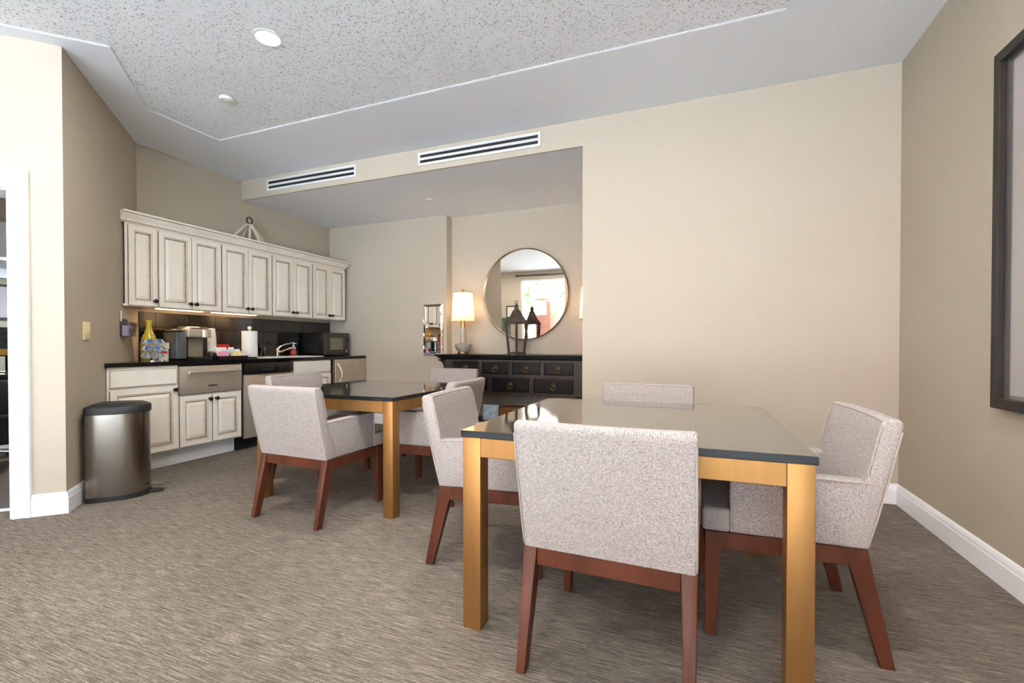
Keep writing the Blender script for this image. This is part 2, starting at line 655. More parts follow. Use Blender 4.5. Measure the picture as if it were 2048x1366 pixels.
# white angle trim that edges the recess
b = MB()
n = len(tray)
cen = Vector((-2.2, 0.6))
for i in range(n):
    p, q = Vector(tray[i]), Vector(tray[(i + 1) % n])
    d = (q - p).normalized()
    nn = Vector((-d.y, d.x))
    if nn.dot(cen - p) < 0:
        nn = -nn
    b.prism([P2(p), P2(q), P2(q + nn * .010), P2(p + nn * .010)], ZC + .002, ZC + .0058)
struct(b.build('trim_1', 'ceil', smooth=0), 'thin white angle round the recessed ceiling')
b = MB().box(XK - .1, XA + .02, YB + .02, YA2 + .1, ZS, ZS + .1)
struct(b.build('ceiling_alcove', 'ceil', smooth=0), 'lower ceiling of the alcove')
# slab above everything to keep daylight out
b = MB().box(-12.8, XR + .2, -3.4, 9.0, ZC + .12, ZC + .2)
struct(b.build('ceiling_slab', 'ceil', smooth=0), 'unseen slab added above the ceiling to keep daylight out')

# walls
ZT = ZC + .12
b = MB().box(XA, XR + .12, YB, YA2 + .1, 0, ZT)
struct(b.build('wall_back', 'wall', smooth=0), 'large beige wall behind the near table')
b = MB().box(XK - .1, XA, YB, YB + .02, ZS, ZT)
struct(b.build('wall_soffit', 'wall', smooth=0), 'beige soffit face above the alcove')
b = MB().box(XK - .1, XS, YA, YA2 + .1, 0, ZS + .05)
b.box(XS, XA, YA2, YA2 + .1, 0, ZS + .05)
struct(b.build('wall_alcove', 'wall', smooth=0), 'beige back wall of the alcove')
b = MB().box(XK - .12, XK, 2.70, YA2 + .1, 0, ZT)
wall_kitchen = struct(b.build('wall_kitchen', 'taupe', smooth=0), 'taupe wall behind the kitchen cabinets')
b = MB().prism([P2(D + Vector((-.004, .0037)) ), P2(K), (K.x - .1, K.y - .05), P2(D + Vector((-.18, .02)))], 0, ZT)
struct(b.build('wall_diagonal', 'taupe', smooth=0), 'slanted taupe wall behind the step bin')
b = MB().prism([P2(D), P2(D + LW * T0), P2(D + LW * T0 + LB * DT), P2(D + (K - D).normalized() * .19 + Vector((-.012, -.012)))], 0, ZT)
b.prism([P2(D + LW * T0), P2(D + LW * T1), P2(D + LW * T1 + LB * DT), P2(D + LW * T0 + LB * DT)], 2.09, ZT)
b.prism([P2(D + LW * T1), P2(FAR), P2(FAR + LB * DT), P2(D + LW * T1 + LB * DT)], 0, ZT)
struct(b.build('wall_left', 'wall', smooth=0), 'bright beige wall with the office doorway')
b = MB().box(XR, XR + .12, ADDED_WIN[1], YB, 0, ZT)
b.box(XR, XR + .12, -3.3, ADDED_WIN[0], 0, ZT)
b.box(XR, XR + .12, ADDED_WIN[0], ADDED_WIN[1], 0, WIN_Z[0])
b.box(XR, XR + .12, ADDED_WIN[0], ADDED_WIN[1], WIN_Z[1], ZT)
struct(b.build('wall_right', 'taupe', smooth=0), 'taupe right wall with the large picture')
b = MB().box(FAR.x - .12, FAR.x, -3.3, FAR.y + .1, 0, ZT)
struct(b.build('wall_far_left', 'wall', smooth=0))
# window wall behind the camera
b = MB()
xs = [FAR.x] + [v for w in WINDOWS for v in w] + [XR]
for i in range(0, len(xs), 2):
    b.box(xs[i], xs[i + 1], WIN_Y - .2, WIN_Y, 0, ZT)
for a, c in WINDOWS:
    b.box(a, c, WIN_Y - .2, WIN_Y, 0, WIN_Z[0])
    b.box(a, c, WIN_Y - .2, WIN_Y, WIN_Z[1], ZT)
struct(b.build('wall_front', 'wall', smooth=0), 'wall of tall windows behind the viewpoint')
for i, (a, c) in enumerate(WINDOWS):
    t = bpy.data.objects.new('window_%d' % (i + 1), None)
    COL.objects.link(t)
    struct(t, 'tall white-framed window on the street side')
    z0, z1 = WIN_Z
    f = MB()
    f.box(a, a + .05, WIN_Y - .12, WIN_Y - .05, z0, z1)
    f.box(c - .05, c, WIN_Y - .12, WIN_Y - .05, z0, z1)
    f.box(a + .05, c - .05, WIN_Y - .12, WIN_Y - .05, z0, z0 + .06)
    f.box(a + .05, c - .05, WIN_Y - .12, WIN_Y - .05, z1 - .06, z1)
    f.box(a + .05, c - .05, WIN_Y - .12, WIN_Y - .05, 2.05, 2.10)
    f.build('window_frame', 'trim', t, smooth=0)
    bxm(a + .05, c - .05, WIN_Y - .09, WIN_Y - .08, z0 + .06, 2.05).build('pane', 'glass', t, smooth=0)
    bxm(a + .05, c - .05, WIN_Y - .09, WIN_Y - .08, 2.10, z1 - .06).build('pane', 'glass', t, smooth=0)

t = bpy.data.objects.new('window_5', None)
COL.objects.link(t)
struct(t, 'unseen white-framed window added for light in the right wall behind the viewpoint')
a, c = ADDED_WIN
f = MB()
for y in (a, (a + c) / 2 - .025, c - .05):
    f.box(XR + .04, XR + .10, y, y + .05, z0, z1)
for z in (z0, 2.05, z1 - .06):
    f.box(XR + .05, XR + .09, a + .05, c - .05, z, z + .055)
f.build('window_frame', 'trim', t, smooth=0)
bxm(XR + .066, XR + .074, a + .05, c - .05, z0 + .06, 2.05).build('pane', 'glass', t, smooth=0)
bxm(XR + .066, XR + .074, a + .05, c - .05, 2.105, z1 - .06).build('pane', 'glass', t, smooth=0)


# baseboards
BASE = [(0, 0), (.016, 0), (.016, .098), (.013, .104), (.013, .112), (.009, .128), (.004, .138), (0, .140)]


def sweep(path, prof, side=1, dark=()):
    """profile (out, z) swept along a plan polyline, mitred"""
    b = MB()
    pts = [Vector(p) for p in path]
    N = len(pts)
    cols = []
    for i in range(N):
        ds = []
        if i > 0:
            ds.append((pts[i] - pts[i - 1]).normalized())
        if i < N - 1:
            ds.append((pts[i + 1] - pts[i]).normalized())
        ns = [Vector((d.y, -d.x)) * side for d in ds]
        m = ns[0] if len(ns) == 1 else (ns[0] + ns[1]).normalized()
        k = 1.0 / max(0.3, m.dot(ns[0]))
        cols.append([b.bm.verts.new((pts[i].x + m.x * o * k, pts[i].y + m.y * o * k, z)) for o, z in prof])
    for a, c in zip(cols, cols[1:]):
        n = len(prof)
        for i in range(n):
            j = (i + 1) % n
            b.face([a[i], c[i], c[j], a[j]], 1 if i in dark else 0)
    b.face(cols[0])
    b.face(cols[-1][::-1])
    return b


struct(sweep([(XA, 5.4), (XA, YB), (XR, YB), (XR, -3.15)], BASE, 1).build('baseboard_right', 'trim', smooth=25), 'white moulded baseboard along the right side')
struct(sweep([P2(D + LW * (T0 - .093)), P2(D), P2(D + (K - D) * .43)], BASE, 1).build('baseboard_left', 'trim', smooth=25), 'white moulded baseboard round the left corner')
struct(sweep([(-4.33, YA), (XS, YA), (XS, YA2), (XA - .02, YA2)], BASE, 1).build('baseboard_alcove', 'trim', smooth=25), 'white baseboard at the back of the alcove')
struct(sweep([P2(D + LW * T2), P2(D + LW * (T1 + .10))], BASE, 1).build('baseboard_far_left', 'trim', smooth=25))

# door casing and jambs
CAS = [(0, 0), (.018, .002), (.020, .012), (.014, .020), (.016, .06), (.022, .075), (.024, .092), (.0, .095)]


def lwpt(t, out, z):
    p = D + LW * t - LB * out
    return (p.x, p.y, z)


dr = bpy.data.objects.new('door_1', None)
COL.objects.link(dr)
struct(dr, 'white cased doorway to the dark office')
b = MB()
# right leg of the casing: profile across t (from the opening outwards)
pr = [(T0 - w, o) for o, w in CAS]
b.prism(pr, 0, 2.09, lambda u, v, w: lwpt(u, v, w))
b.build('door_casing', 'trim', dr, smooth=25)
b = MB()
b.prism([(T1 + w, o) for o, w in CAS], 0, 2.09, lambda u, v, w: lwpt(u, v, w))
b.build('door_casing', 'trim', dr, smooth=25)
b = MB()
b.prism([(2.09 + w * 1.22, o + .001) for o, w in CAS], T0 - .095, T1 + .095, lambda u, v, w: lwpt(w, v, u))
b.build('door_casing', 'trim', dr, smooth=25)
b = MB()
b.prism([(T0, 0.004), (T0, -DT - .02), (T0 + .012, -DT - .02), (T0 + .012, 0.004)], 0, 2.09, lambda u, v, w: lwpt(u, v, w))
b.prism([(T1, 0.004), (T1, -DT - .02), (T1 - .012, -DT - .02), (T1 - .012, 0.004)], 0, 2.09, lambda u, v, w: lwpt(u, v, w))
b.prism([(T0, 0.004), (T0, -DT - .02), (T1, -DT - .02), (T1, 0.004)], 2.078, 2.09, lambda u, v, w: lwpt(u, v, w))
b.build('door_jamb', 'trim', dr, smooth=0)
b = MB()
b.prism([(T0 + .012, -DT + .0), (T0 + .012, -DT - .03), (T1 - .012, -DT - .03), (T1 - .012, -DT)], 0, .012, lambda u, v, w: lwpt(u, v, w))
b.build('threshold', 'trim', dr, smooth=0)

# office beyond the doorway
OX = -12.6
b = MB().box(OX - .1, OX, -2.9, 8.9, 0, ZT)
struct(b.build('wall_office', 'officewall', smooth=0), 'sage wall of the office beyond the doorway')
b = MB().box(OX, XK - .13, 8.8, 8.9, 0, ZT)
b.box(OX, -7.15, -3.0, -2.9, 0, ZT)
struct(b.build('wall_office_end', 'officewall', smooth=0))
b = MB().prism([P2(D + LW * T0 + LB * (DT + .02)), (-5.13, 2.66), (-5.13, 8.8), (OX, 8.8), (OX, -2.9), (-7.15, -2.9), P2(D + LW * (T2 - .2) + LB * (DT + .02))], 2.6, 2.65)
struct(b.build('ceiling_office', 'ceil', smooth=0), 'office ceiling beyond the doorway')
b = MB().box(OX, OX + .08, -2.9, 8.8, 2.42, 2.6)
struct(b.build('trim_2', 'trim', smooth=0), 'white crown band at the top of the office wall')
b = MB().box(-6.35, -6.1, 1.2, 5.0, 2.32, 2.6)
struct(b.build('trim_3', 'wall', smooth=0), 'beige beam across the office ceiling')

# ------------------------------------------------------------------ dining chairs
CW, ZB, ZTOP = .285, .40, .848


def make_chair():
    t = thing('dining_chair', 'chair', 'chair')
    # seat: T-shaped cushion with a nose that runs in front of the arms
    b = MB().prism([(-.213, -.20), (.213, -.20), (.213, .163), (CW, .163), (CW, .262), (-CW, .262), (-CW, .163), (-.213, .163)], ZB, .488)
    b.bevel(.014, 3)
    st = b.build('seat', 'fabric', t)
    pb = MB().tube([(-CW + .004, .258, .474), (CW - .004, .258, .474)], .0035, 6)
    pb.build('piping', 'piping', st)
    # arms
    for s in (-1, 1):
        x0, x1 = (.213, CW - .002) if s > 0 else (-CW + .002, -.213)
        b = MB().hexa([(x0, -.262, ZB), (x1, -.262, ZB), (x1, .165, ZB), (x0, .165, ZB)],
                      [(x0, -.305, .632), (x1, -.305, .632), (x1, .165, .642), (x0, .165, .642)])
        b.bevel(.012, 3)
        a = b.build('arm', 'fabric', t)
        xo = s * (CW - .002)
        pb = MB().tube([(xo, -.300, .628), (xo, .158, .637), (xo, .163, .628), (xo, .163, ZB + .006)], .0032, 6)
        pb.build('piping', 'piping', a)
    # backrest: gently curved in plan, leaning back, full width
    nx = 12
    prof = [(-.266, ZB), (-.292, .52), (-.328, .68), (-.358, .815), (-.362, .836), (-.352, .848), (-.330, .852), (-.310, .848), (-.299, .834),
            (-.290, .78), (-.262, .66), (-.226, .55), (-.190, .47), (-.190, ZB)]
    secs = []
    for i in range(nx + 1):
        x = -CW + 2 * CW * i / nx
        q = x / CW
        k = (1 - q * q)
        secs.append([(x, y - .020 * k * max(0, (z - ZB)) / .45, z) for y, z in prof])
    b = MB()
    b.rings(secs, cap=True, first_cap=True)
    b.bm.normal_update()
    es = [e for e in b.bm.edges if len(e.link_faces) == 2 and any(len(f.verts) > 8 for f in e.link_faces)]
    bmesh.ops.bevel(b.bm, geom=es, offset=.012, offset_type='OFFSET', segments=3, profile=0.5, affect='EDGES', clamp_overlap=True)
    bk = b.build('backrest', 'fabric', t, smooth=60)
    for s in (-1, 1):
        x = s * (CW - .003)
        pb = MB().tube([(x, -.263, ZB + .01), (x, -.292, .52), (x, -.328, .68), (x, -.356, .81)], .003, 6)
        pb.build('piping', 'piping', bk)
        pb = MB().tube([(x, -.300, .825), (x, -.288, .78), (x, -.262, .66)], .003, 6)
        pb.build('piping', 'piping', bk)
    pts = []
    for i in range(nx + 1):
        x = (-CW + .012) + 2 * (CW - .012) * i / nx
        pts.append((x, -.303 - .020 * (1 - (x / CW) ** 2), .842))
    MB().tube(pts, .003, 6).build('piping', 'piping', bk)
    # wooden rails
    zr0, zr1 = .338, ZB
    for s in (-1, 1):
        bxm(s * .268 - .013, s * .268 + .013, -.215, .205, zr0, zr1, .002, 1).build('rail', 'wood', t)
    bxm(-.235, .235, -.262, -.236, zr0, zr1, .002, 1).build('rail', 'wood', t)
    bxm(-.235, .235, .225, .251, zr0, zr1, .002, 1).build('rail', 'wood', t)
    # tapered legs, the rear pair raked back
    for s in (-1, 1):
        xo, xi, xib = s * .283, s * .236, s * .250
        lo, hi = sorted((xo, xi))
        lb, hb = sorted((s * .281, xib))
        MB().hexa([(lb, -.345, 0), (hb, -.345, 0), (hb, -.303, 0), (lb, -.303, 0)],
                  [(lo, -.264, zr1), (hi, -.264, zr1), (hi, -.196, zr1), (lo, -.196, zr1)]).bevel(.002, 1).build('leg', 'wood', t)
        MB().hexa([(lb, .212, 0), (hb, .212, 0), (hb, .250, 0), (lb, .250, 0)],
                  [(lo, .192, zr1), (hi, .192, zr1), (hi, .252, zr1), (lo, .252, zr1)]).bevel(.002, 1).build('leg', 'wood', t)
    return t


CHAIRS = [
    (-.257, 1.772, -1.8, 'beige tweed armchair closest to the viewer, its back turned, at the near table', 'near'),
    (-.935, 2.305, -84, 'beige tweed armchair tucked at the left end of the near table', 'near'),
    (.292, 2.178, 91.5, 'beige tweed armchair at the right end of the near table, beside the picture wall', 'near'),
    (-.300, 2.775, 175.5, 'beige tweed armchair behind the near table, only its back top showing', 'near'),
    (-2.335, 2.462, -1.9, 'beige tweed armchair with its back turned, at the front of the far table', 'far'),
    (-2.91, 3.07, -89.5, 'beige tweed armchair on the kitchen side of the far table', 'far'),
    (-1.87, 3.02, 93, 'beige tweed armchair seen from behind, between the two tables', 'far'),
    (-2.405, 4.10, 180.8, 'beige tweed armchair behind the far table, in front of the black console', 'far'),
]
ch0 = make_chair()
for i, (x, y, a, lab, g) in enumerate(CHAIRS):
    c = ch0 if i == 0 else copy_tree(ch0)
    c.location = (x, y, 0)
    c.rotation_euler = (0, 0, R(a))
    tag(c, lab, 'chair', 'armchairs at the %s table' % g)

# ------------------------------------------------------------------ tables


def make_table(cx, cy, rz, label):
    h, L = .5925, .075
    t = thing('dining_table', label, 'table', (cx, cy, 0), R(rz), 'square dining tables')
    b = MB().box(-h, h, -h, h, .746, .772)
    b.bevel(.0015, 1)
    for f_ in b.bm.faces:
        if abs(f_.normal.z) < .5:
            f_.material_index = 1
    b.build('table_top', ['tabletop', 'tableedge'], t, smooth=0)
    k = h - .006
    for sx in (-1, 1):
        for sy in (-1, 1):
            x0, x1 = sorted((sx * k, sx * (k - L)))
            y0, y1 = sorted((sy * k, sy * (k - L)))
            bxm(x0, x1, y0, y1, 0, .746, .003, 2).build('leg', 'bronze', t)
    for s in (-1, 1):
        y0, y1 = sorted((s * k, s * (k - .045)))
        bxm(-k + L, k - L, y0, y1, .672, .746, .002, 1).build('apron', 'bronze', t)
        bxm(y0, y1, -k + L, k - L, .672, .746, .002, 1).build('apron', 'bronze', t)
    return t


make_table(-.243, 2.182, 0, 'square bronze table with dark glass top in the foreground')
make_table(-2.345, 3.015, 0, 'square bronze table with dark glass top nearer the kitchen')

# ------------------------------------------------------------------ kitchen


def panel_door(w, h, t=.020, stile=.052, f=None):
    """raised-panel front in local (u, v, depth); glaze lies in the grooves"""
    def rect(i, d):
        return [f(i, i, d), f(w - i, i, d), f(w - i, h - i, d), f(i, h - i, d)]
    g = stile
    rs = [rect(0, 0), rect(0, t - .004), rect(.003, t), rect(g - .010, t), rect(g - .007, t - .003), rect(g, t - .004), rect(g + .004, t - .011),
          rect(g + .010, t - .012), rect(g + .032, t - .003), rect(g + .036, t - .002)]
    mis = [1, 0, 0, 1, 0, 1, 1, 0, 0]
    b = MB().rings(rs, mis, cap=True, cap_mi=0, first_cap=True)
    return b


def slab_front(w, h, t=.020, f=None, edge=True):
    def rect(i, d):
        return [f(i, i, d), f(w - i, i, d), f(w - i, h - i, d), f(i, h - i, d)]
    rs = [rect(0, 0), rect(0, t - .006), rect(.004, t - .005), rect(.009, t), rect(.012, t)]
    return MB().rings(rs, [0, 1, 0, 0] if edge else [0, 0, 0, 0], cap=True, first_cap=True)


def knob_mesh():
    b = MB().lathe([(.012, 0), (.009, .006), (.007, .014), (.016, .020), (.019, .029), (.014, .037), (.005, .041), (0, .0415)], 12, f=lambda x, y, z: (z, x, y))
    return b.mesh('knob', 'bronze_dark')


KNOB = knob_mesh()
fx = lambda u, v, d: (d, u, v)        # fronts that face +X


def add_door(parent, x, y, z, w, h, knob=None, name='door'):
    o = panel_door(w, h, f=fx).build(name, ['cabinet', 'glaze'], parent, smooth=0, loc=(x, y, z))
    if knob:
        inst('knob', KNOB, o, (.020, knob[0], knob[1]))
    return o


XU = -4.652           # face of the upper boxes; doors stand 20 mm proud
ZU0, ZU1 = 1.452, 2.19
UP = [(2.522, 2.806, 1, 'leftmost upper cabinet, a single door beside the slanted wall'),
      (2.806, 3.430, 2, 'upper two-door cabinet above the coffee maker'),
      (3.430, 4.058, 2, 'upper two-door cabinet above the paper towel, under the wooden ornament'),
      (4.058, 4.684, 2, 'upper two-door cabinet above the sink faucet'),
      (4.684, 5.292, 2, 'rightmost upper two-door cabinet, above the microwave')]
for y0, y1, nd, lab in UP:
    t = thing('upper_cabinet', 'antique white ' + lab, 'cabinet', (XK + .003, y0, ZU0), 0, 'upper kitchen cabinets')
    w = y1 - y0 - .0015
    dx = XU - XK - .003
    b = MB()
    yi = .33 if nd == 1 else 0.0
    if nd == 1:      # its back corner is cut off along the slanted wall
        b.prism([(.055, .335), (dx, .02), (dx, w), (0, w), (0, .335)], .02, ZU1 - ZU0)
        b.prism([(dx - .02, .02), (dx, .005), (dx, w), (dx - .02, w)], 0, .02)
    else:
        b.box(0, dx, 0, w, .02, ZU1 - ZU0)
        b.box(dx - .02, dx, 0, w, 0, .02)
    b.build('body', 'cabinet', t, smooth=0)
    h = ZU1 - ZU0 - .03
    if nd == 1:
        add_door(t, dx, .042, .008, w - .05, h, (w - .05 - .028, .05))
    else:
        ww = (w - .014) / 2 - .0025
        add_door(t, dx, .007, .008, ww, h, (ww - .026, .05))
        add_door(t, dx, w - .007 - ww, .008, ww, h, (.026, .05))

# crown moulding on top
CR = [(-.02, 2.188), (.0, 2.188), (.004, 2.196), (.012, 2.200), (.014, 2.214), (.030, 2.236), (.046, 2.252), (.050, 2.262), (.062, 2.266), (.064, 2.284), (-.02, 2.284)]
xc = XU + .012
t = tag(sweep([(xc, 2.50), (xc, 5.292), (XK + .002, 5.292)], CR, 1, (2, 7)).build('crown_molding', ['cabinet', 'glaze'], smooth=25), 'antique white crown moulding along the top of the upper cabinets', 'molding')
# dust top so that the ornament has something to stand on
tag(MB().box(XK + .003, XU - .009, 2.86, 5.28, 2.1905, 2.2).build('cabinet_top_board', 'cabinet', smooth=0), 'thin board closing the top of the upper cabinets', 'board')

# under-cabinet light strips
for y0, y1, lab in ((2.90, 3.36, 'above the coffee pods'), (3.46, 4.0, 'above the paper towel roll')):
    t = thing('light_strip', 'slim warm light strip under the upper cabinets ' + lab, 'light', (XK + .12, y0, ZU0 + .002), 0, 'under-cabinet light strips')
    bxm(0, .06, 0, y1 - y0, .004, .018).build('housing', 'white', t, smooth=0)
    bxm(.008, .052, .01, y1 - y0 - .01, 0, .004).build('diffuser', 'strip', t, smooth=0)

# backsplash tiles, three courses of six-by-twelve
TY = [2.836] + [2.984 + .308 * k for k in range(8)] + [YA - .004]
ZC0 = .959
bs = MB().box(XK, XK + .004, 2.838, YA, ZC0, 1.430).build('grout_bed', 'grout', wall_kitchen, smooth=0)
tiles = {}
for k in range(len(TY) - 1):
    for j in range(3):
        w = TY[k + 1] - TY[k] - .003
        key = round(w, 3)
        if key not in tiles:
            tiles[key] = bxm(0, .006, 0, w, 0, .154, .0012, 1).mesh('tile', 'tile')
        inst('tile', tiles[key], wall_kitchen, (XK + .0042, TY[k] + .0015, ZC0 + .001 + j * .157))

# lower run
XF = -4.360
CT0, CT1 = .922, .957
TOE = .155


def diag_x(y, off=0.0):
    return D.x + (y - D.y) * (K.x - D.x) / (K.y - D.y) + off


def base_box(b, y0, y1, zt=CT0 - .001, cut=False):
    if cut:
        yd = lambda x: D.y + (x - D.x) * (K.y - D.y) / (K.x - D.x) + .006
        b.prism([(XF, yd(XF)), (XF, y1), (XK + .03, y1), (XK + .03, yd(XK + .03))], TOE, zt)
    else:
        b.box(XK + .03, XF, y0, y1, TOE, zt)
    return b


t = thing('base_cabinet', 'antique white base cabinet with one drawer and door behind the step bin', 'cabinet', (0, 0, 0), 0, 'base kitchen cabinets')
base_box(MB(), 2.24, 2.788, cut=True).build('body', 'cabinet', t, smooth=0)
o = slab_front(.52, .142, f=fx).build('drawer', ['cabinet', 'glaze'], t, smooth=0, loc=(XF, 2.262, .752))
add_door(t, XF, 2.262, .168, .52, .565, (.52 - .03, .535))
yd = lambda x: D.y + (x - D.x) * (K.y - D.y) / (K.x - D.x) + .006
MB().prism([(XF - .11, yd(XF - .11)), (XF - .11, 2.788), (XF - .13, 2.788), (XF - .13, yd(XF - .13))], 0, TOE).build('toe_kick', 'trim', t, smooth=0)

t = thing('base_cabinet', 'antique white two-door base cabinet under the steel warming drawer', 'cabinet', (0, 0, 0), 0, 'base kitchen cabinets')
base_box(MB(), 2.790, 3.428, .64).build('body', 'cabinet', t, smooth=0)
b = MB()
b.box(XK + .03, XF, 2.790, 2.797, .64, CT0 - .001)
b.box(XK + .03, XF, 3.421, 3.428, .64, CT0 - .001)
b.build('side_panel', 'cabinet', t, smooth=0)
MB().box(XF - .13, XF - .11, 2.790, 3.428, 0, TOE).build('toe_kick', 'trim', t, smooth=0)
add_door(t, XF, 2.802, .168, .302, .462, (.302 - .028, .42))
add_door(t, XF, 3.112, .168, .302, .462, (.028, .42))

t = thing('warming_drawer', 'stainless steel warming drawer with bar handle under the counter', 'appliance', (XF, 2.80, .645))
MB().box(-.5, 0, 0, .618, 0, .272).build('body', 'blackmatte', t, smooth=0)
o = bxm(0.001, .024, 0, .618, .002, .262, .003, 2).build('drawer_front', 'steel_v', t)
b = MB()
b.tube([(.072, .055, .208), (.072, .56, .208)], .016, 12)
b.tube([(.024, .075, .208), (.072, .075, .208)], .009, 8)
b.tube([(.024, .54, .208), (.072, .54, .208)], .009, 8)
b.build('handle', 'handle', o)
bxm(.0242, .0265, .265, .355, .062, .078, .0005, 1).build('badge', 'darkgrey', o)

t = thing('dishwasher', 'stainless dishwasher with a black control panel', 'appliance', (XF, 3.436, 0))
MB().box(-.55, -.002, .004, .634, .13, .918).build('body', 'blackmatte', t, smooth=0)
MB().box(-.12, -.10, .004, .634, 0, .128).build('toe_kick', 'blackmatte', t, smooth=0)
bxm(0, .028, .010, .632, .128, .792, .004, 2).build('door', 'steel_v', t)
# bowed control panel
pts = []
for i in range(9):
    a = i / 8
    pts.append((.034 + .028 * math.sin(math.pi * a), .008 + .626 * a))
pts += [(.0, .634), (.0, .008)]
o = MB().prism(pts, .800, .914).bevel(.004, 2).build('control_panel', 'blackplastic', t)
b = MB()
for i in range(6):
    for j in range(2):
        y = .20 + .026 * i
        b.box(.060, .0632, y, y + .016, .835 + j * .03, .849 + j * .03)
b.build('buttons', 'darkgrey', o, smooth=0)
b = MB()
for i in range(4):
    y = .38 + .05 * i
    b.tube([(.052 - .004 * i, y, .868), (.066 - .006 * i, y, .868)], .014, 12)
b.build('dials', 'steel', o)

t = thing('base_cabinet', 'antique white sink cabinet between the dishwasher and the small fridge', 'cabinet', (0, 0, 0), 0, 'base kitchen cabinets')
b = MB()
b.box(XK + .03, XF, 4.074, 4.094, TOE, CT0 - .001)
b.box(XK + .03, XF, 4.680, 4.700, TOE, CT0 - .001)
b.box(XK + .03, XF, 4.094, 4.680, TOE, TOE + .02)
b.box(XF - .02, XF, 4.094, 4.680, TOE + .02, CT0 - .001)
b.build('body', 'cabinet', t, smooth=0)
slab_front(.60, .150, f=fx).build('drawer', ['cabinet', 'glaze'], t, smooth=0, loc=(XF, 4.087, .765))
add_door(t, XF, 4.087, .168, .297, .58, (.297 - .028, .54))
add_door(t, XF, 4.390, .168, .297, .58, (.028, .54))
MB().box(XF - .13, XF - .11, 4.074, 4.700, 0, TOE).build('toe_kick', 'trim', t, smooth=0)

t = thing('mini_fridge', 'small stainless fridge with curved handle at the right end of the counter', 'appliance', (XF, 4.712, 0))
MB().box(-.56, -.012, 0, .636, .02, .912).build('body', 'blackmatte', t, smooth=0)
bxm(-.008, .036, .036, .648, .06, .918, .008, 3).build('door', 'steel_v', t)
bxm(-.008, .034, .004, .032, .06, .918, .004, 2).build('hinge_strip', 'steel', t)
b = MB()
pts = [(.034 + .050 * math.sin(math.pi * i / 14), .075 + .028 * math.sin(math.pi * i / 14), .87 - .30 * i / 14) for i in range(15)]
b.tube(pts, .010, 10)
b.build('handle', 'handle', t)
for y in (.05, .58):
    for x in (-.5, -.06):
        MB().lathe([(.02, 0), (.02, .02)], 10, c=(x, y)).build('foot', 'blackmatte', t)

# counter top with the sink cut-out
SX0, SX1, SY0, SY1 = -4.86, -4.47, 4.12, 4.65
XCF = -4.332
b = MB()
ydc = lambda x: D.y + (x - D.x) * (K.y - D.y) / (K.x - D.x) + .003
b.prism([(XCF, ydc(XCF)), (XCF, SY0), (XK + .0005, SY0), (XK + .0005, ydc(XK + .0005))], CT0, CT1)
b.box(XK + .0005, SX0, SY0, SY1, CT0, CT1)
b.box(SX1, XCF, SY0, SY1, CT0, CT1)
b.box(XK + .0005, XCF, SY1, YA - .002, CT0, CT1)
bmesh.ops.remove_doubles(b.bm, verts=b.bm.verts, dist=1e-4)
inner = {}
for f in b.bm.faces:
    inner.setdefault(tuple(sorted(v.index for v in f.verts)), []).append(f)
tag(b.build('countertop', 'granite', smooth=0), 'polished black stone countertop running the length of the kitchen', 'countertop')
t = thing('sink', 'white drop-in sink with thin rim set in the black counter', 'sink', ((SX0 + SX1) / 2, (SY0 + SY1) / 2, CT1))
hx, hy = (SX1 - SX0) / 2, (SY1 - SY0) / 2
b = MB()


def rr(dx, dy, z):
    return [(-dx, -dy, z), (dx, -dy, z), (dx, dy, z), (-dx, dy, z)]


b.rings([rr(hx + .02, hy + .02, .0005), rr(hx + .02, hy + .02, .007), rr(hx + .012, hy + .012, .010), rr(hx - .012, hy - .012, .010), rr(hx - .016, hy - .016, .0), rr(hx - .03, hy - .03, -.17)], cap=True)
b.build('basin', 'white', t)
bxm(-hx - .02, hx + .03, -hy - .30, -hy - .021, .0005, .009, .002, 1).build('drainboard', 'white', t)
MB().lathe([(.03, -.169), (.03, -.166), (.02, -.165)], 16).build('drain', 'chrome', t)

# faucet
t = thing('faucet', 'chrome single-lever faucet at the back of the sink', 'faucet', (-4.80, 4.36, CT1 + .010))
t.location = (-4.87, 4.335, CT1)
b = MB().lathe([(.032, 0), (.032, .012), (.024, .02), (.022, .07), (.026, .085), (.024, .10), (.014, .112)], 16)
b.build('body', 'chrome', t)
MB().tube([(0, 0, .10), (.03, .02, .135), (.06, .06, .158), (.09, .11, .172), (.115, .15, .186)], [.012, .011, .010, .009, .008], 10).build('lever', 'chrome', t)
MB().tube([(.01, .0, .055), (.08, .03, .085), (.15, .06, .112), (.20, .08, .120), (.21, .085, .105)], [.013, .013, .012, .012, .012], 10).build('spout', 'chrome', t)

# red soap bottle with pump
t = thing('soap_bottle', 'round red glass soap bottle with a white pump by the faucet', 'bottle', (-4.70, 4.455, CT1 + .0005))
t.location = (-4.905, 4.60, CT1)
t.location = (-4.43, 4.25, CT1)
t.location = (-4.905, 4.62, CT1)
b = MB().lathe([(.030, 0), (.044, .012), (.049, .035), (.044, .065), (.028, .095), (.016, .118), (.013, .13), (0.0, .13)], 20)
b.build('bottle', 'redsoap', t)
b = MB().lathe([(.014, .128), (.014, .145), (.006, .147), (.006, .165), (.011, .167), (.011, .178), (0, .179)], 12)
b.tube([(0, 0, .172), (.03, .012, .170), (.034, .013, .162)], .005, 8)
b.build('pump', 'white', t)

# dark bottle behind
t = thing('dish_soap_bottle', 'small dark green bottle with slim neck at the backsplash', 'bottle', (-4.92, 4.195, CT1))
MB().lathe([(.026, 0), (.028, .006), (.028, .09), (.022, .105), (.010, .122), (.009, .150)], 16).build('bottle', 'bottle', t)
MB().lathe([(.010, .150), (.010, .172), (.006, .176), (.004, .186), (0, .187)], 12).build('cap', 'blackplastic', t)

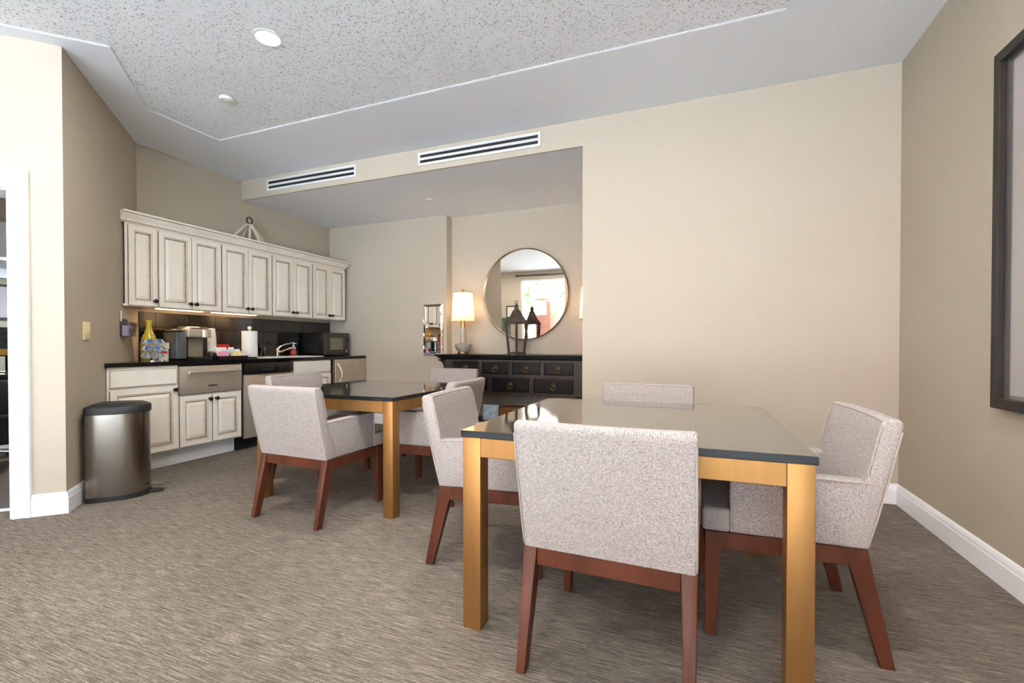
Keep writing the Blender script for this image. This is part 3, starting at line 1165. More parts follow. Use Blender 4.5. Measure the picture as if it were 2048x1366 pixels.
# paper towel holder and roll
t = thing('paper_towel_holder', 'upright paper towel holder with black base and pale wooden post', 'holder', (-4.68, 3.79, CT1))
MB().lathe([(.085, 0), (.085, .008), (.075, .014), (.010, .015)], 24).build('base', 'blackplastic', t)
MB().lathe([(.009, .014), (.009, .325), (.018, .332), (.021, .345), (.016, .358), (0, .362)], 14).build('post', 'carton', t)
MB().tube([(.07, .04, .012), (.085, .08, .05), (.085, .095, .11), (.082, .09, .16)], .004, 8).build('arm', 'blackplastic', t)
r_ = MB()
r_.rings([[(.016 * math.cos(a), .016 * math.sin(a), z) for a in [2 * math.pi * i / 32 for i in range(32)]] for z in (.018, .31)], cap=False)
r_.rings([[(.080 * math.cos(a), .080 * math.sin(a), z) for a in [2 * math.pi * i / 32 for i in range(32)]] for z in (.018, .31)], cap=False)
for z in (.018, .31):
    ri = [r_.bm.verts.new((.016 * math.cos(2 * math.pi * i / 32), .016 * math.sin(2 * math.pi * i / 32), z)) for i in range(32)]
    ro = [r_.bm.verts.new((.080 * math.cos(2 * math.pi * i / 32), .080 * math.sin(2 * math.pi * i / 32), z)) for i in range(32)]
    for i in range(32):
        r_.face([ri[i], ri[(i + 1) % 32], ro[(i + 1) % 32], ro[i]])
bmesh.ops.remove_doubles(r_.bm, verts=r_.bm.verts, dist=1e-5)
tag(r_.build('paper_towel_roll', 'paper', loc=(-4.68, 3.79, CT1 - .003)), 'full white paper towel roll standing on its black holder', 'paper towel')

# condiment tray with packets
t = thing('condiment_tray', 'low black tray of sugar and tea packets beside the cups', 'tray', (-4.60, 3.46, CT1))
b = MB()
b.box(-.08, .08, -.15, .18, 0, .008)
for x0, x1, y0, y1 in ((-.08, -.074, -.15, .18), (.074, .08, -.15, .18), (-.074, .074, -.15, -.144), (-.074, .074, .174, .18), (-.074, .074, .0, .004)):
    b.box(x0, x1, y0, y1, .008, .034)
b.build('tray', 'blackplastic', t, smooth=0)
PK = bxm(-.0015, .0015, -.030, .030, 0, .078, .0008, 1)
pk = {}
for k in ('white', 'pink', 'paleyellow', 'paleblue'):
    pk[k] = bxm(-.003, .003, -.030, .030, 0, .075, .001, 1).mesh('sugar_packet', 'paper' if k == 'white' else k)
PK.bm.free()
rows = [(.060, -.105, 'pink', .10), (.050, -.045, 'pink', .2), (.060, .045, 'paleyellow', .05), (.050, .095, 'paleyellow', .2), (.062, .150, 'white', .0),
        (.022, -.10, 'white', .15), (.015, -.03, 'paleblue', .2), (.020, .05, 'paleblue', .1), (.012, .11, 'white', .25), (-.02, -.09, 'white', .1),
        (-.025, -.02, 'white', .2), (-.02, .06, 'white', .1), (.040, -.075, 'pink', .12), (.036, .07, 'paleyellow', .12)]
for i, (x, y, k, tl) in enumerate(rows):
    lift = .009 if x > .03 else (.030 if x > 0 else .050)
    o = inst('sugar_packet', pk[k], None, (-4.60 + x, 3.46 + y, CT1 + lift), (0, -tl, random.uniform(-.15, .15)))
    nm = {'white': 'white', 'pink': 'pink', 'paleyellow': 'pale yellow', 'paleblue': 'pale blue'}[k]
    tag(o, '%s paper packet standing in the black condiment tray' % nm, 'packet', '%s packets in the tray' % nm)
t = thing('tea_box', 'small open red tea box standing behind the condiment packets', 'box', (-4.74, 3.52, CT1))
bxm(-.03, .03, -.045, .045, 0, .155, .001, 1).build('carton', 'red', t, smooth=0)
bxm(.0301, .031, -.034, .034, .075, .098).build('label', 'carton', t, smooth=0)

# black round container in front of the cups
t = thing('stirrer_cup', 'squat black round holder in front of the paper cups', 'holder', (-4.56, 3.262, CT1))
MB().lathe([(.030, 0), (.036, .01), (.040, .05), (.036, .072), (.020, .082), (0, .084)], 18).build('body', 'blackplastic', t)
MB().lathe([(.041, .05), (.043, .055), (.041, .06)], 18, caps=False).build('band', 'darkgrey', t)

# paper cups, two nested stacks upside down
cup = MB()
cup.rings([[(r_ * math.cos(2 * math.pi * i / 20), r_ * math.sin(2 * math.pi * i / 20), z) for i in range(20)] for r_, z in ((.040, .0), (.043, .003), (.043, .008), (.040, .010), (.030, .108), (.028, .110), (.028, .104))], cap=True)
cupm = cup.mesh('paper_cup', 'paper')
for si, (x, y, nlev, lab) in enumerate(((-4.76, 3.405, 14, 'white paper cup in the taller stack right of the coffee maker'), (-4.86, 3.34, 13, 'white paper cup in the stack half hidden behind the coffee maker'))):
    for k in range(nlev):
        o = inst('paper_cup', cupm, None, (x, y, CT1 + .0005 + k * .0165), (0, 0, k * .3))
        tag(o, lab, 'cup', 'paper cups, stack %s' % ('in front' if si == 0 else 'behind'))

# coffee maker
t = thing('coffee_maker', 'single-serve coffee maker in black and silver with a smoked water tank', 'coffee maker', (-4.66, 2.925, CT1))
b = MB().box(-.14, .10, .115, .335, 0, .012)
b.box(-.14, .02, .120, .330, .012, .30)
b.bevel(.006, 2)
b.build('body', 'blackplastic', t)
bxm(.0, .120, .085, .328, .222, .306, .014, 3).build('brew_head', 'steel_v', t)
MB().prism([(.118 + .022 * math.sin(math.pi * i / 8), .225 + .08 * i / 8) for i in range(9)], .226, .300).build('pod_drawer', 'steel_v', t)
MB().hexa([(-.13, .125, .306), (.10, .125, .306), (.10, .325, .306), (-.13, .325, .306)], [(-.11, .150, .334), (.06, .150, .330), (.06, .30, .330), (-.11, .30, .334)]).bevel(.008, 3).build('lid', 'steel', t)
bxm(-.012, .022, .150, .300, .03, .222, .003, 1).build('back_plate', 'plate_and_reflection', t)
bxm(.03, .135, .135, .318, 0, .024, .004, 2).build('drip_tray', 'blackmatte', t)
bxm(.028, .136, .133, .320, .0245, .030, .001, 1).build('drip_grate', 'steel', t)
tk = bxm(-.13, .07, .008, .112, .012, .275, .012, 3).build('water_tank', 'tank', t)
bxm(-.132, .072, .004, .114, .276, .300, .008, 3).build('tank_lid', 'steel', tk)
MB().tube([(.0, .004, .292), (.02, -.012, .300), (.05, -.006, .296)], .006, 8).build('tank_tab', 'chrome', tk)

# pod carousel
CARX, CARY = -4.60, 2.735
t = thing('pod_carousel', 'chrome wire carousel for coffee pods in front of the yellow vase', 'rack', (CARX, CARY, CT1))
MB().lathe([(.088, 0), (.088, .006), (.02, .010), (.006, .012)], 24).build('base', 'chrome', t)
MB().tube([(0, 0, .01), (0, 0, .22)], .005, 8).build('pole', 'chrome', t)
MB().tube([(.012 * math.cos(a), .0, .232 + .014 * math.sin(a)) for a in [2 * math.pi * i / 14 for i in range(14)]], .003, 6, closed=True).build('ring_handle', 'chrome', t)
pod = MB()
pod.lathe([(.0165, 0), (.0185, .003), (.0225, .036), (.0245, .038), (.0245, .041)], 16, mi=0)
pod.lathe([(.0232, .0412), (.0, .0416)], 16, mi=1, caps=False)
podm = {}
pod_base = pod.bm.copy()
pod.bm.free()
for k, mm in (('blue', 'podblue'), ('orange', 'podred'), ('green', 'podgreen'), ('grey', 'podgrey')):
    q = MB()
    q.bm.free()
    q.bm = pod_base.copy()
    podm[k] = q.mesh('coffee_pod', ['white', mm])
holders = MB()
for lv in range(3):
    z = .055 + lv * .062
    for k in range(7):
        a = 2 * math.pi * k / 7 + lv * .25 - .4
        ca, sa = math.cos(a), math.sin(a)
        # pods lie tilted, lids outwards and up
        tilt = R(52)
        px, py = CARX + .050 * ca, CARY + .050 * sa
        kind = [['grey', 'grey', 'green'], ['blue', 'blue', 'orange'], ['blue', 'green', 'grey']][lv][k % 3]
        o = inst('coffee_pod', podm[kind], None, (px - .02 * ca * .2, py - .02 * sa * .2, CT1 + z - .02), (0, tilt, a))
        tag(o, 'white coffee pod with a %s foil lid held in the carousel' % kind, 'coffee pod', '%s coffee pods in the carousel' % kind)
        c = Vector((.060 * ca, .060 * sa, z - .004))
        ux, uy, uz = Vector((math.cos(tilt) * ca, math.cos(tilt) * sa, -math.sin(tilt))), Vector((-sa, ca, 0)), None
        ring = [tuple(c + ux * .0236 * math.cos(2 * math.pi * i / 10) + uy * .0236 * math.sin(2 * math.pi * i / 10)) for i in range(10)]
        holders.tube(ring, .0014, 5, closed=True)
        holders.tube([(0, 0, z - .012), tuple(c - ux * .0236)], .0016, 5)
holders.build('wire_rings', 'chrome', t)

# yellow vase
tag(MB().lathe([(.050, 0), (.060, .006), (.066, .05), (.066, .12), (.062, .18), (.050, .232), (.032, .27), (.022, .31), (.020, .345), (.024, .372), (.026, .384), (.021, .383), (.016, .34), (.018, .30), (0, .28)], 28)
    .build('vase', 'yellow', loc=(-4.82, 2.83, CT1)), 'tall glossy yellow bottle vase at the left end of the counter', 'vase')

# tea cartons beside the carousel
t = thing('tea_carton', 'cream carton with a red band, under the pale green carton', 'box', (-4.72, 2.872, CT1), R(8))
bxm(-.035, .045, -.055, .042, 0, .112, .001, 1).build('carton', 'carton', t, smooth=0)
bxm(.0452, .0462, -.040, .030, .068, .088).build('red_band', 'red', t, smooth=0)
t = thing('tea_carton', 'pale cream-green carton lying on top of the red-banded carton', 'box', (-4.72, 2.872, CT1 + .1125), R(2))
bxm(-.035, .047, -.050, .050, 0, .058, .001, 1).build('carton', 'carton', t, smooth=0)
bxm(.0472, .048, -.030, .034, .018, .04).build('label', 'paleyellow', t, smooth=0)

# microwave
t = thing('microwave', 'compact black microwave with oval knob in the corner of the counter', 'microwave', (-4.955, 4.80, CT1))
bxm(0, .385, 0, .475, .014, .318, .006, 2).build('body', 'blackplastic', t)
b = MB()
for i in range(5):
    for j in range(4):
        y = .0
        b.box(.07 + .045 * i, .09 + .045 * i, -.002, .0005, .055 + .026 * j, .064 + .026 * j)
b.build('side_vents', 'darkgrey', t, smooth=0)
# bowed front
pts = [(.386, .002), (.400 + .0, .002)]
pts = [(.386, .002)] + [(.404 + .016 * math.sin(math.pi * i / 10), .002 + .471 * i / 10) for i in range(11)] + [(.386, .473)]
dr_ = MB().prism(pts, .016, .316).bevel(.004, 2).build('door', 'darkgrey', t)
bxm(.418, .4225, .085, .325, .085, .245, .002, 1).build('window', 'plate_and_reflection', dr_, smooth=0)  # taupe colour stands in for the room reflected in the window
bxm(.410, .4165, .395, .450, .20, .225, .001, 1).build('display', 'blackplastic', dr_, smooth=0)
MB().tube([(.414, .425 + .020 * math.cos(2 * math.pi * i / 18), .062 + .027 * math.sin(2 * math.pi * i / 18)) for i in range(18)], .0035, 6, closed=True).build('knob_ring', 'chrome', dr_)
MB().prism([(.017 * math.cos(2 * math.pi * i / 18), .023 * math.sin(2 * math.pi * i / 18)) for i in range(18)], .400, .418, lambda u, v, w: (w, .425 + u, .062 + v)).build('knob', 'blackplastic', dr_)
for x in (.04, .34):
    for y in (.04, .43):
        MB().lathe([(.014, 0), (.014, .015)], 10, c=(x, y)).build('foot', 'blackplastic', t)

# wooden crown-shaped ornament on top of the cabinets
t = thing('wooden_ornament', 'whitewashed wooden open dome ornament with iron ring on top of the cabinets', 'ornament', (-4.825, 3.915, 2.2005))
for k in range(4):
    a = math.pi / 2 * k + .06
    ca, sa = math.cos(a), math.sin(a)
    pf = [(.178, 0), (.178, .06), (.168, .11), (.140, .165), (.100, .215), (.060, .268), (.022, .305)]
    pts = [(r_ * ca * .80, r_ * sa * 1.28, z) for r_, z in pf]
    MB().tube(pts, [.017, .017, .016, .015, .014, .014, .013], 8).build('rib', 'whitewash', t)
MB().lathe([(.015, .02), (.015, .30)], 10).build('post', 'whitewash', t)
MB().lathe([(.040, .295), (.042, .30), (.040, .312), (.02, .318), (0, .318)], 14).build('collar', 'whitewash', t)
MB().tube([(.142 * math.cos(2 * math.pi * i / 28), .228 * math.sin(2 * math.pi * i / 28), .008) for i in range(28)], .008, 6, closed=True).build('base_hoop', 'whitewash', t)
MB().tube([(.0, .036 * math.cos(2 * math.pi * i / 20), .358 + .036 * math.sin(2 * math.pi * i / 20)) for i in range(20)], .0075, 8, closed=True).build('ring', 'bronze_dark', t)

# ------------------------------------------------------------------ things on and by the slanted wall
DK = (K - D).normalized()
DN = Vector((-DK.y, DK.x))
if DN.dot(Vector((1, 1))) < 0:
    DN = -DN
rzD = math.atan2(DN.y, DN.x)        # local +X points out of the slanted wall, local +Y along it
sd = 1.0


def diag_thing(name, label, cat, s, z):
    p = D + DK * s
    return thing(name, label, cat, (p.x + DN.x * .0005, p.y + DN.y * .0005, z), rzD)


# (local +Y = DN rotated by 90 degrees = along DK)
t = diag_thing('light_switch', 'ivory light switch plate on the slanted wall above the bin', 'switch', .343, 1.205)
bxm(0, .006, -.062, .062, -.066, .066, .003, 2).build('plate', 'ivory', t)
for y in (-.024, .024):
    bxm(.006, .012, y - .008, y + .008, -.020, .020, .002, 1).build('toggle', 'ivory', t)

t = diag_thing('wall_organizer', 'clear lavender acrylic holder clipped to the wall left of the backsplash', 'holder', 1.165, 1.18)
b = MB()
b.box(0, .003, -.10, .10, 0, .155)
b.box(.003, .075, -.10, -.097, 0, .13)
b.box(.003, .075, .097, .10, 0, .13)
b.box(.075, .078, -.10, .10, 0, .12)
b.box(.003, .075, -.097, .097, 0, .003)
b.build('tray', 'acrylic', t, smooth=0)
bxm(.002, .008, -.095, -.065, .13, .225, .002, 1).build('hook', 'white', t)
bxm(.012, .05, -.085, .085, .004, .095, .002, 1).build('paper_stack', 'paper', t, smooth=0)
bxm(.0505, .052, -.03, .02, .03, .075).build('printed_card', 'paperprint', t, smooth=0)

# step bin, D-shaped, flat back to the slanted wall
p = D + DK * .305
t = thing('step_bin', 'brushed steel step bin with black lid standing by the slanted wall', 'trash bin', (p.x, p.y, 0), rzD)


def dshape(a0, a1, w, n=18):
    pts = []
    r0 = .03
    pts += [(a0, -w + r0), (a0 + .009, -w + .009), (a0 + r0, -w)]
    am = a0 + (a1 - a0) * .42
    for i in range(n + 1):
        th = -math.pi / 2 + math.pi * i / n
        pts.append((am + (a1 - am) * max(0, math.cos(th)) ** .8, w * math.copysign(abs(math.sin(th)) ** .85, math.sin(th))))
    pts += [(a0 + r0, w), (a0 + .009, w - .009), (a0, w - r0)]
    return pts


sh = dshape(.035, .375, .150)
MB().prism(dshape(.033, .380, .153), .0, .035).build('base', 'blackmatte', t)
MB().prism(sh, .035, .612).build('body', 'steel', t, smooth=30)
o = MB()
o.rings([[(u, v, .612) for u, v in dshape(.031, .381, .155)], [(u, v, .655) for u, v in dshape(.031, .383, .157)], [(u, v, .668) for u, v in dshape(.037, .377, .150)], [(u, v, .684) for u, v in dshape(.07, .34, .115)], [(u, v, .688) for u, v in dshape(.11, .29, .07)]], cap=True, first_cap=True)
o.build('lid', 'blackmatte', t)
bxm(.006, .034, -.05, .05, .53, .64, .004, 1).build('hinge', 'blackmatte', t)
b = MB().hexa([(.375, -.045, .012), (.455, -.032, .006), (.455, .032, .006), (.375, .045, .012)], [(.375, -.045, .02), (.455, -.032, .014), (.455, .032, .014), (.375, .045, .02)])
b.build('pedal_base', 'blackmatte', t, smooth=0)
MB().hexa([(.385, -.038, .062), (.462, -.030, .048), (.462, .030, .048), (.385, .038, .062)], [(.385, -.038, .070), (.462, -.030, .056), (.462, .030, .056), (.385, .038, .070)]).build('pedal', 'steel', t, smooth=0)

# ------------------------------------------------------------------ alcove: console, mirror, lamps, lantern
CX = -1.985
t = thing('console_table', 'long black lacquered console with brass ring drawer pulls in the alcove', 'console', (CX, 5.255, 0))
f0 = -.235            # front face of the drawers, local y
hw = .865
b = MB()
b.box(-hw, hw, f0 + .015, .225, .53, .93)
b.build('case', 'console', t, smooth=0)
b = MB()
b.prism([(-.27, .968), (-.275, .978), (-.27, .990), (.235, .990), (.235, .968)], -1.0, 1.0, lambda u, v, w: (w, u, v))
b.prism([(-.255, .945), (-.262, .956), (-.258, .967), (.235, .967), (.235, .945)], -.965, .965, lambda u, v, w: (w, u, v))
b.prism([(-.24, .930), (-.246, .938), (-.244, .9445), (.235, .9445), (.235, .930)], -.93, .93, lambda u, v, w: (w, u, v))
b.build('top', 'console', t, smooth=0)
# face frame
b = MB()
zb, zm0, zm1, zt_ = .555, .722, .760, .905
b.box(-hw, hw, f0, f0 + .015, .53, zb)
b.box(-hw, hw, f0, f0 + .015, zm0, zm1)
b.box(-hw, hw, f0, f0 + .015, zt_, .93)
b.box(-hw, -hw + .11, f0, f0 + .015, zb, zm0)
b.box(hw - .11, hw, f0, f0 + .015, zb, zm0)
b.box(-hw, -hw + .11, f0, f0 + .015, zm1, zt_)
b.box(hw - .11, hw, f0, f0 + .015, zm1, zt_)
x0, x1 = -hw + .11, hw - .11
wu = (x1 - x0 - 3 * .045) / 4
wl = (x1 - x0 - 2 * .055) / 3
for k in range(3):
    xx = x0 + wu * (k + 1) + .045 * k
    b.box(xx, xx + .045, f0, f0 + .015, zm1, zt_)
for k in range(2):
    xx = x0 + wl * (k + 1) + .055 * k
    b.box(xx, xx + .055, f0, f0 + .015, zb, zm0)
b.build('face_frame', 'console_edge', t, smooth=0)
pull = MB()
pull.lathe([(.022, 0), (.023, .003), (.014, .008), (.013, .014), (0, .018)], 14, f=lambda x, y, z: (x, -z, y))
pull.tube([(.031 * math.sin(2 * math.pi * i / 20), -.013, -.012 + .037 * math.cos(2 * math.pi * i / 20)) for i in range(20)], .0055, 6, closed=True)
pullm = pull.mesh('ring_pull', 'oldbrass')
fy = lambda u, v, d: (u, -d, v)


def console_drawer(x, z, w, h):
    def rect(i, d):
        return [fy(i, i, d), fy(w - i, i, d), fy(w - i, h - i, d), fy(i, h - i, d)]
    q = MB().rings([rect(0, -.006), rect(.003, .004), rect(.008, .006), rect(.012, .006)], [0, 0, 0], cap=True)
    o = q.build('drawer', 'console', t, smooth=0, loc=(x, f0 + .008, z))
    inst('ring_pull', pullm, o, (w / 2, -.0065, h / 2 + .004))


for k in range(4):
    console_drawer(x0 + k * (wu + .045) + .003, zm1 + .003, wu - .006, zt_ - zm1 - .006)
for k in range(3):
    console_drawer(x0 + k * (wl + .055) + .003, zb + .003, wl - .006, zm0 - zb - .006)
# scrolled end brackets
sc = [(0, .93), (.105, .93), (.105, .915), (.075, .905), (.050, .885), (.034, .855), (.026, .80), (.020, .70), (.012, .60), (0, .55)]
for s in (-1, 1):
    MB().prism([(s * (hw + u), z) for u, z in sc], f0 + .01, .22, lambda u, v, w: (u, w, v)).build('bracket', 'console', t, smooth=0)
for sx in (-1, 1):
    for y in (f0 + .03, .19):
        x = sx * (hw - .035)
        bxm(x - .03, x + .03, y - .03, y + .03, 0, .53, .003, 1).build('leg', 'console', t)
MB().box(-hw + .066, hw - .066, f0 + .02, .20, .16, .185).build('shelf', 'console_edge', t, smooth=0)

# things on the console's lower shelf
t = thing('wicker_basket', 'brown wicker basket on the low shelf of the black console', 'basket', (-2.02, 5.20, .1855))
b = MB()
prof = [(.13, 0), (.15, .01), (.168, .06), (.176, .12), (.172, .17)]
b.lathe(prof, 28)
b.build('body', 'wicker', t)
for k in range(5):
    z = .02 + .034 * k
    rr_ = .160 + .0035 * k
    MB().tube([(rr_ * math.cos(2 * math.pi * i / 36), rr_ * math.sin(2 * math.pi * i / 36), z + .004 * (i % 2)) for i in range(36)], .010, 6, closed=True).build('weave_band', 'wicker', t)
t = thing('magazine', 'blue and white magazines leaning beside the wicker basket', 'magazine', (-2.30, 5.17, .1855))
bxm(-.10, .10, -.012, .012, 0, .185, .001, 1).build('cover', 'bluepaper', t, smooth=0)
t.rotation_euler = (R(-10), 0, R(6))
t.location = (-2.30, 5.16, .1885)

# round mirror, tilted slightly forwards
MR = .560
t = thing('round_mirror', 'large round mirror with slim brass frame above the black console', 'mirror', (-1.965, YA2 - .042, 1.745))
t.rotation_euler = (R(1.5), 0, 0)
ring = []
MB().lathe([(MR + .001, -.012), (MR + .013, -.012), (MR + .013, .024), (MR + .008, .027), (MR + .001, .024), (MR + .001, -.012)], 96, f=lambda x, y, z: (x, -z, y), caps=False).build('frame', 'mirrorframe', t, smooth=30)
MB().lathe([(MR, 0), (MR, .004)], 96, f=lambda x, y, z: (x, -z, y)).build('glass', 'mirror', t, smooth=30)
MB().lathe([(MR + .001, -.012), (0.001, -.012)], 96, f=lambda x, y, z: (x, -z, y), caps=False).build('backing', 'blackmatte', t, smooth=30)

# small mirror with bevelled mirror frame
t = thing('wall_mirror', 'narrow upright mirror with a silvery glass border left of the console', 'mirror', (-3.224, YA - .001, 1.305))
w_, h_ = .150, .350


def rc(i, d):
    return [(-w_ + i, -d, -h_ + i), (w_ - i, -d, -h_ + i), (w_ - i, -d, h_ - i), (-w_ + i, -d, h_ - i)]


MB().rings([rc(0, 0), rc(0, .010), rc(.006, .018), rc(.030, .022), rc(.036, .014)], cap=False).build('bevel_frame', 'mirror', t, smooth=0)
MB().box(-w_ + .034, w_ - .034, -.014, -.004, -h_ + .034, h_ - .034).build('glass', 'mirror', t, smooth=0)
for s in (-1, 1):
    for z in (-.06, -.23, .12):
        MB().tube([(s * (w_ - .017), -.021, z - .022), (s * (w_ - .010), -.024, z), (s * (w_ - .018), -.022, z + .022)], .004, 6).build('scroll', 'chrome', t)
MB().tube([(-w_ + .01, -.021, -h_ + .012), (-w_ + .05, -.026, -h_ + .035), (-w_ + .10, -.024, -h_ + .02)], .006, 6).build('scroll', 'chrome', t)


def table_lamp(x, y, label):
    t = thing('table_lamp', label, 'lamp', (x, y, .9905), 0, 'pair of table lamps on the console')
    b = MB()
    b.lathe([(.070, 0), (.072, .004), (.072, .026), (.060, .032), (.02, .033)], 28)
    b.build('foot', 'gold', t)
    MB().lathe([(.062, .033), (.085, .055), (.104, .092), (.110, .122), (.102, .126), (.060, .130), (.044, .142), (.040, .17), (.042, .26), (.038, .33), (.034, .335)], 32).build('base', 'ceramic', t)
    MB().lathe([(.030, .335), (.030, .43), (.012, .435), (.012, .50)], 20).build('neck', 'gold', t)
    o = MB()
    n = 40
    pf = [(.148, .415), (.122, .785)]
    o.lathe(pf, n, caps=False)
    sh = o.build('shade', 'shade', t)
    q = MB()
    for r_, z in ((.148, .416), (.122, .784)):
        q.tube([(r_ * math.cos(2 * math.pi * i / 40), r_ * math.sin(2 * math.pi * i / 40), z) for i in range(40)], .003, 6, closed=True)
    for k in range(3):
        a = 2 * math.pi * k / 3
        q.tube([(0, 0, .765), (.120 * math.cos(a), .120 * math.sin(a), .775)], .002, 5)
    q.build('shade_ring', 'gold', sh)
    MB().lathe([(0, .52), (.018, .53), (.030, .56), (.028, .59), (.012, .61), (0, .612)], 16).build('bulb', 'bulb', t)
    MB().tube([(0, 0, .61), (0, 0, .785)], .004, 6).build('harp', 'gold', t)
    MB().lathe([(.004, .78), (.016, .79), (.010, .80), (.014, .815), (.006, .832), (0, .834)], 12).build('finial', 'gold', t)
    d = bpy.data.lights.new('lamp_glow', 'POINT')
    d.energy = LAMP_W
    d.color = (1.0, .82, .60)
    d.shadow_soft_size = .03
    l = bpy.data.objects.new('lamp_glow', d)
    COL.objects.link(l)
    l.parent = t
    l.location = (0, 0, .64)
    return t


LAMP_W = 1.6
table_lamp(-2.742, 5.285, 'grey ceramic table lamp with lit cream shade, left end of the console')
table_lamp(-1.075, 5.285, 'grey ceramic table lamp half hidden by the wall, right end of the console')

# lantern
t = thing('lantern', 'weathered metal candle lantern with peaked roof on the console', 'lantern', (-1.968, 5.18, .9905), R(66))
b = MB()


def sq(r_, z):
    return [(-r_, -r_, z), (r_, -r_, z), (r_, r_, z), (-r_, r_, z)]


b.rings([sq(.080, .012), sq(.080, .026), sq(.068, .034)], cap=True, first_cap=True)
for x in (-.066, .066):
    for y in (-.066, .066):
        b.box(x - .012, x + .012, y - .012, y + .012, 0, .012)
b.build('base', 'lantern', t, smooth=0)
for sx in (-1, 1):
    for sy in (-1, 1):
        x, y, X, Y = sx * .066, sy * .066, sx * .090, sy * .090
        w = .011
        MB().hexa([(x - w, y - w, .03), (x + w, y - w, .03), (x + w, y + w, .03), (x - w, y + w, .03)], [(X - w, Y - w, .385), (X + w, Y - w, .385), (X + w, Y + w, .385), (X - w, Y + w, .385)]).build('post', 'lantern', t, smooth=0)
b = MB()
b.rings([sq(.102, .372), sq(.104, .388), sq(.098, .396), sq(.074, .430), (sq(.052, .470)), sq(.038, .510), sq(.032, .53)], cap=True, first_cap=True)
b.build('roof', 'lantern', t, smooth=30)
b = MB()
b.lathe([(.034, .53), (.034, .540), (.022, .544), (.022, .575), (.030, .578), (.026, .590), (.012, .602), (.006, .615), (0, .622)], 16)
b.build('chimney', 'lantern', t)
MB().tube([(.0, .026 * math.cos(2 * math.pi * i / 18), .632 + .018 * math.sin(2 * math.pi * i / 18)) for i in range(18)], .004, 6, closed=True).build('carry_ring', 'lantern', t)
for k in range(4):
    a = k * math.pi / 2
    ca, sa = math.cos(a), math.sin(a)
    q = [(-.058, .066, .036), (.058, .066, .036), (.082, .089, .372), (-.082, .089, .372)]
    q2 = [(x, y - .002, z) for x, y, z in q]
    vs = [(x * ca - y * sa, x * sa + y * ca, z) for x, y, z in q + q2]
    g = MB()
    vv = [g.bm.verts.new(p) for p in vs]
    for f_ in ((0, 1, 2, 3), (7, 6, 5, 4), (0, 4, 5, 1), (1, 5, 6, 2), (2, 6, 7, 3), (3, 7, 4, 0)):
        g.face([vv[i] for i in f_])
    g.build('pane', 'glass', t, smooth=0)

# ------------------------------------------------------------------ vents, downlights, ceiling fittings
for x0, x1, lab in ((-4.567, -3.298, 'white slot air diffuser on the soffit, above the kitchen end'), (-2.538, -1.264, 'white slot air diffuser on the soffit, nearer the round mirror')):
    t = thing('air_vent', lab, 'vent', ((x0 + x1) / 2, YB - .0005, 2.940), 0, 'slot diffusers on the soffit')
    w = (x1 - x0) / 2
    MB().box(-w + .02, w - .02, -.004, 0, -.05, .05).build('backing', 'slot', t, smooth=0)
    b = MB()
    b.box(-w, w, -.012, 0, .040, .064)
    b.box(-w, w, -.012, 0, -.064, -.040)
    b.box(-w, -w + .024, -.012, 0, -.040, .040)
    b.box(w - .024, w, -.012, 0, -.040, .040)
    b.build('frame', 'trim', t, smooth=0)
    MB().box(-w + .024, w - .024, -.012, -.002, -.012, .012).build('slat', 'trim', t, smooth=0)
    for z in (-.026, .026):
        MB().box(-w + .024, w - .024, -.007, -.004, z - .002, z + .002).build('blade', 'darkgrey', t, smooth=0)


def downlight(x, y, label):
    t = thing('downlight', label, 'light', (x, y, ZC + .006), 0, 'recessed ceiling downlights')
    MB().lathe([(.088, 0), (.088, -.004), (.070, -.006), (.066, .0)], 32, caps=False).build('trim_ring', 'white', t)
    MB().lathe([(.067, -.003), (.067, -.0015)], 32).build('lens', 'lens', t)


downlight(-2.514, 2.18, 'round lit downlight in the pitted ceiling, upper left of the view')
for x, y, lab in ((.3, 1.35, 'unseen downlight added for fill light close to the picture wall'), (-1.0, 1.5, 'unseen downlight added for fill light above the near table'), (-.5, -.4, 'round lit downlight in the pitted ceiling above the viewpoint'), (-2.8, -1.0, 'round lit downlight seen at the top of the round mirror'),  # first two are unseen, added as fill light
                  (-4.2, -2.2, 'round lit downlight seen lower in the round mirror'), (-.6, -1.9, 'round lit downlight near the middle windows'), (-5.6, -1.9, 'round lit downlight near the far left wall')):
    downlight(x, y, lab)
t = thing('smoke_detector', 'small white disc detector on the pitted ceiling below the downlight', 'detector', (-3.43, 2.585, ZC + .006))
MB().lathe([(.048, -.001), (.050, -.010), (.046, -.020), (.030, -.024), (0, -.025)], 24).build('cover', 'white', t)
MB().lathe([(.030, -.0005), (.034, 0)], 20, caps=False).build('collar', 'trim', t)
t = thing('sprinkler_cover', 'tiny round sprinkler cover on the alcove ceiling', 'sprinkler', (-2.90, 4.72, ZS))
MB().lathe([(.036, -.001), (.036, -.006), (.028, -.010), (0, -.011)], 20).build('cover', 'ceil', t)
MB().lathe([(.044, -.0), (.044, -.003), (.036, -.004)], 20).build('rim', 'white', t)

# ------------------------------------------------------------------ picture on the right wall
t = thing('framed_picture', 'very large dark-framed blank pale picture on the right wall', 'picture', (XR - .0005, 2.04, 1.62))
hy, hz, dp, fw = .752, .806, .048, .046
for s in (-1, 1):
    y0, y1 = sorted((s * hy, s * (hy - fw)))
    bxm(-dp, 0, y0, y1, -hz, hz, .002, 1).build('frame_side', 'frame', t, smooth=0)
    z0, z1 = sorted((s * hz, s * (hz - fw)))
    bxm(-dp, 0, -hy + fw, hy - fw, z0, z1, .002, 1).build('frame_side', 'frame', t, smooth=0)
b = MB()
k = .018
for s in (-1, 1):
    y0, y1 = sorted((s * (hy - fw), s * (hy - fw - k)))
    b.box(-.022, -.004, y0, y1, -hz + fw, hz - fw)
    z0, z1 = sorted((s * (hz - fw), s * (hz - fw - k)))
    b.box(-.022, -.004, -hy + fw + k, hy - fw - k, z0, z1)
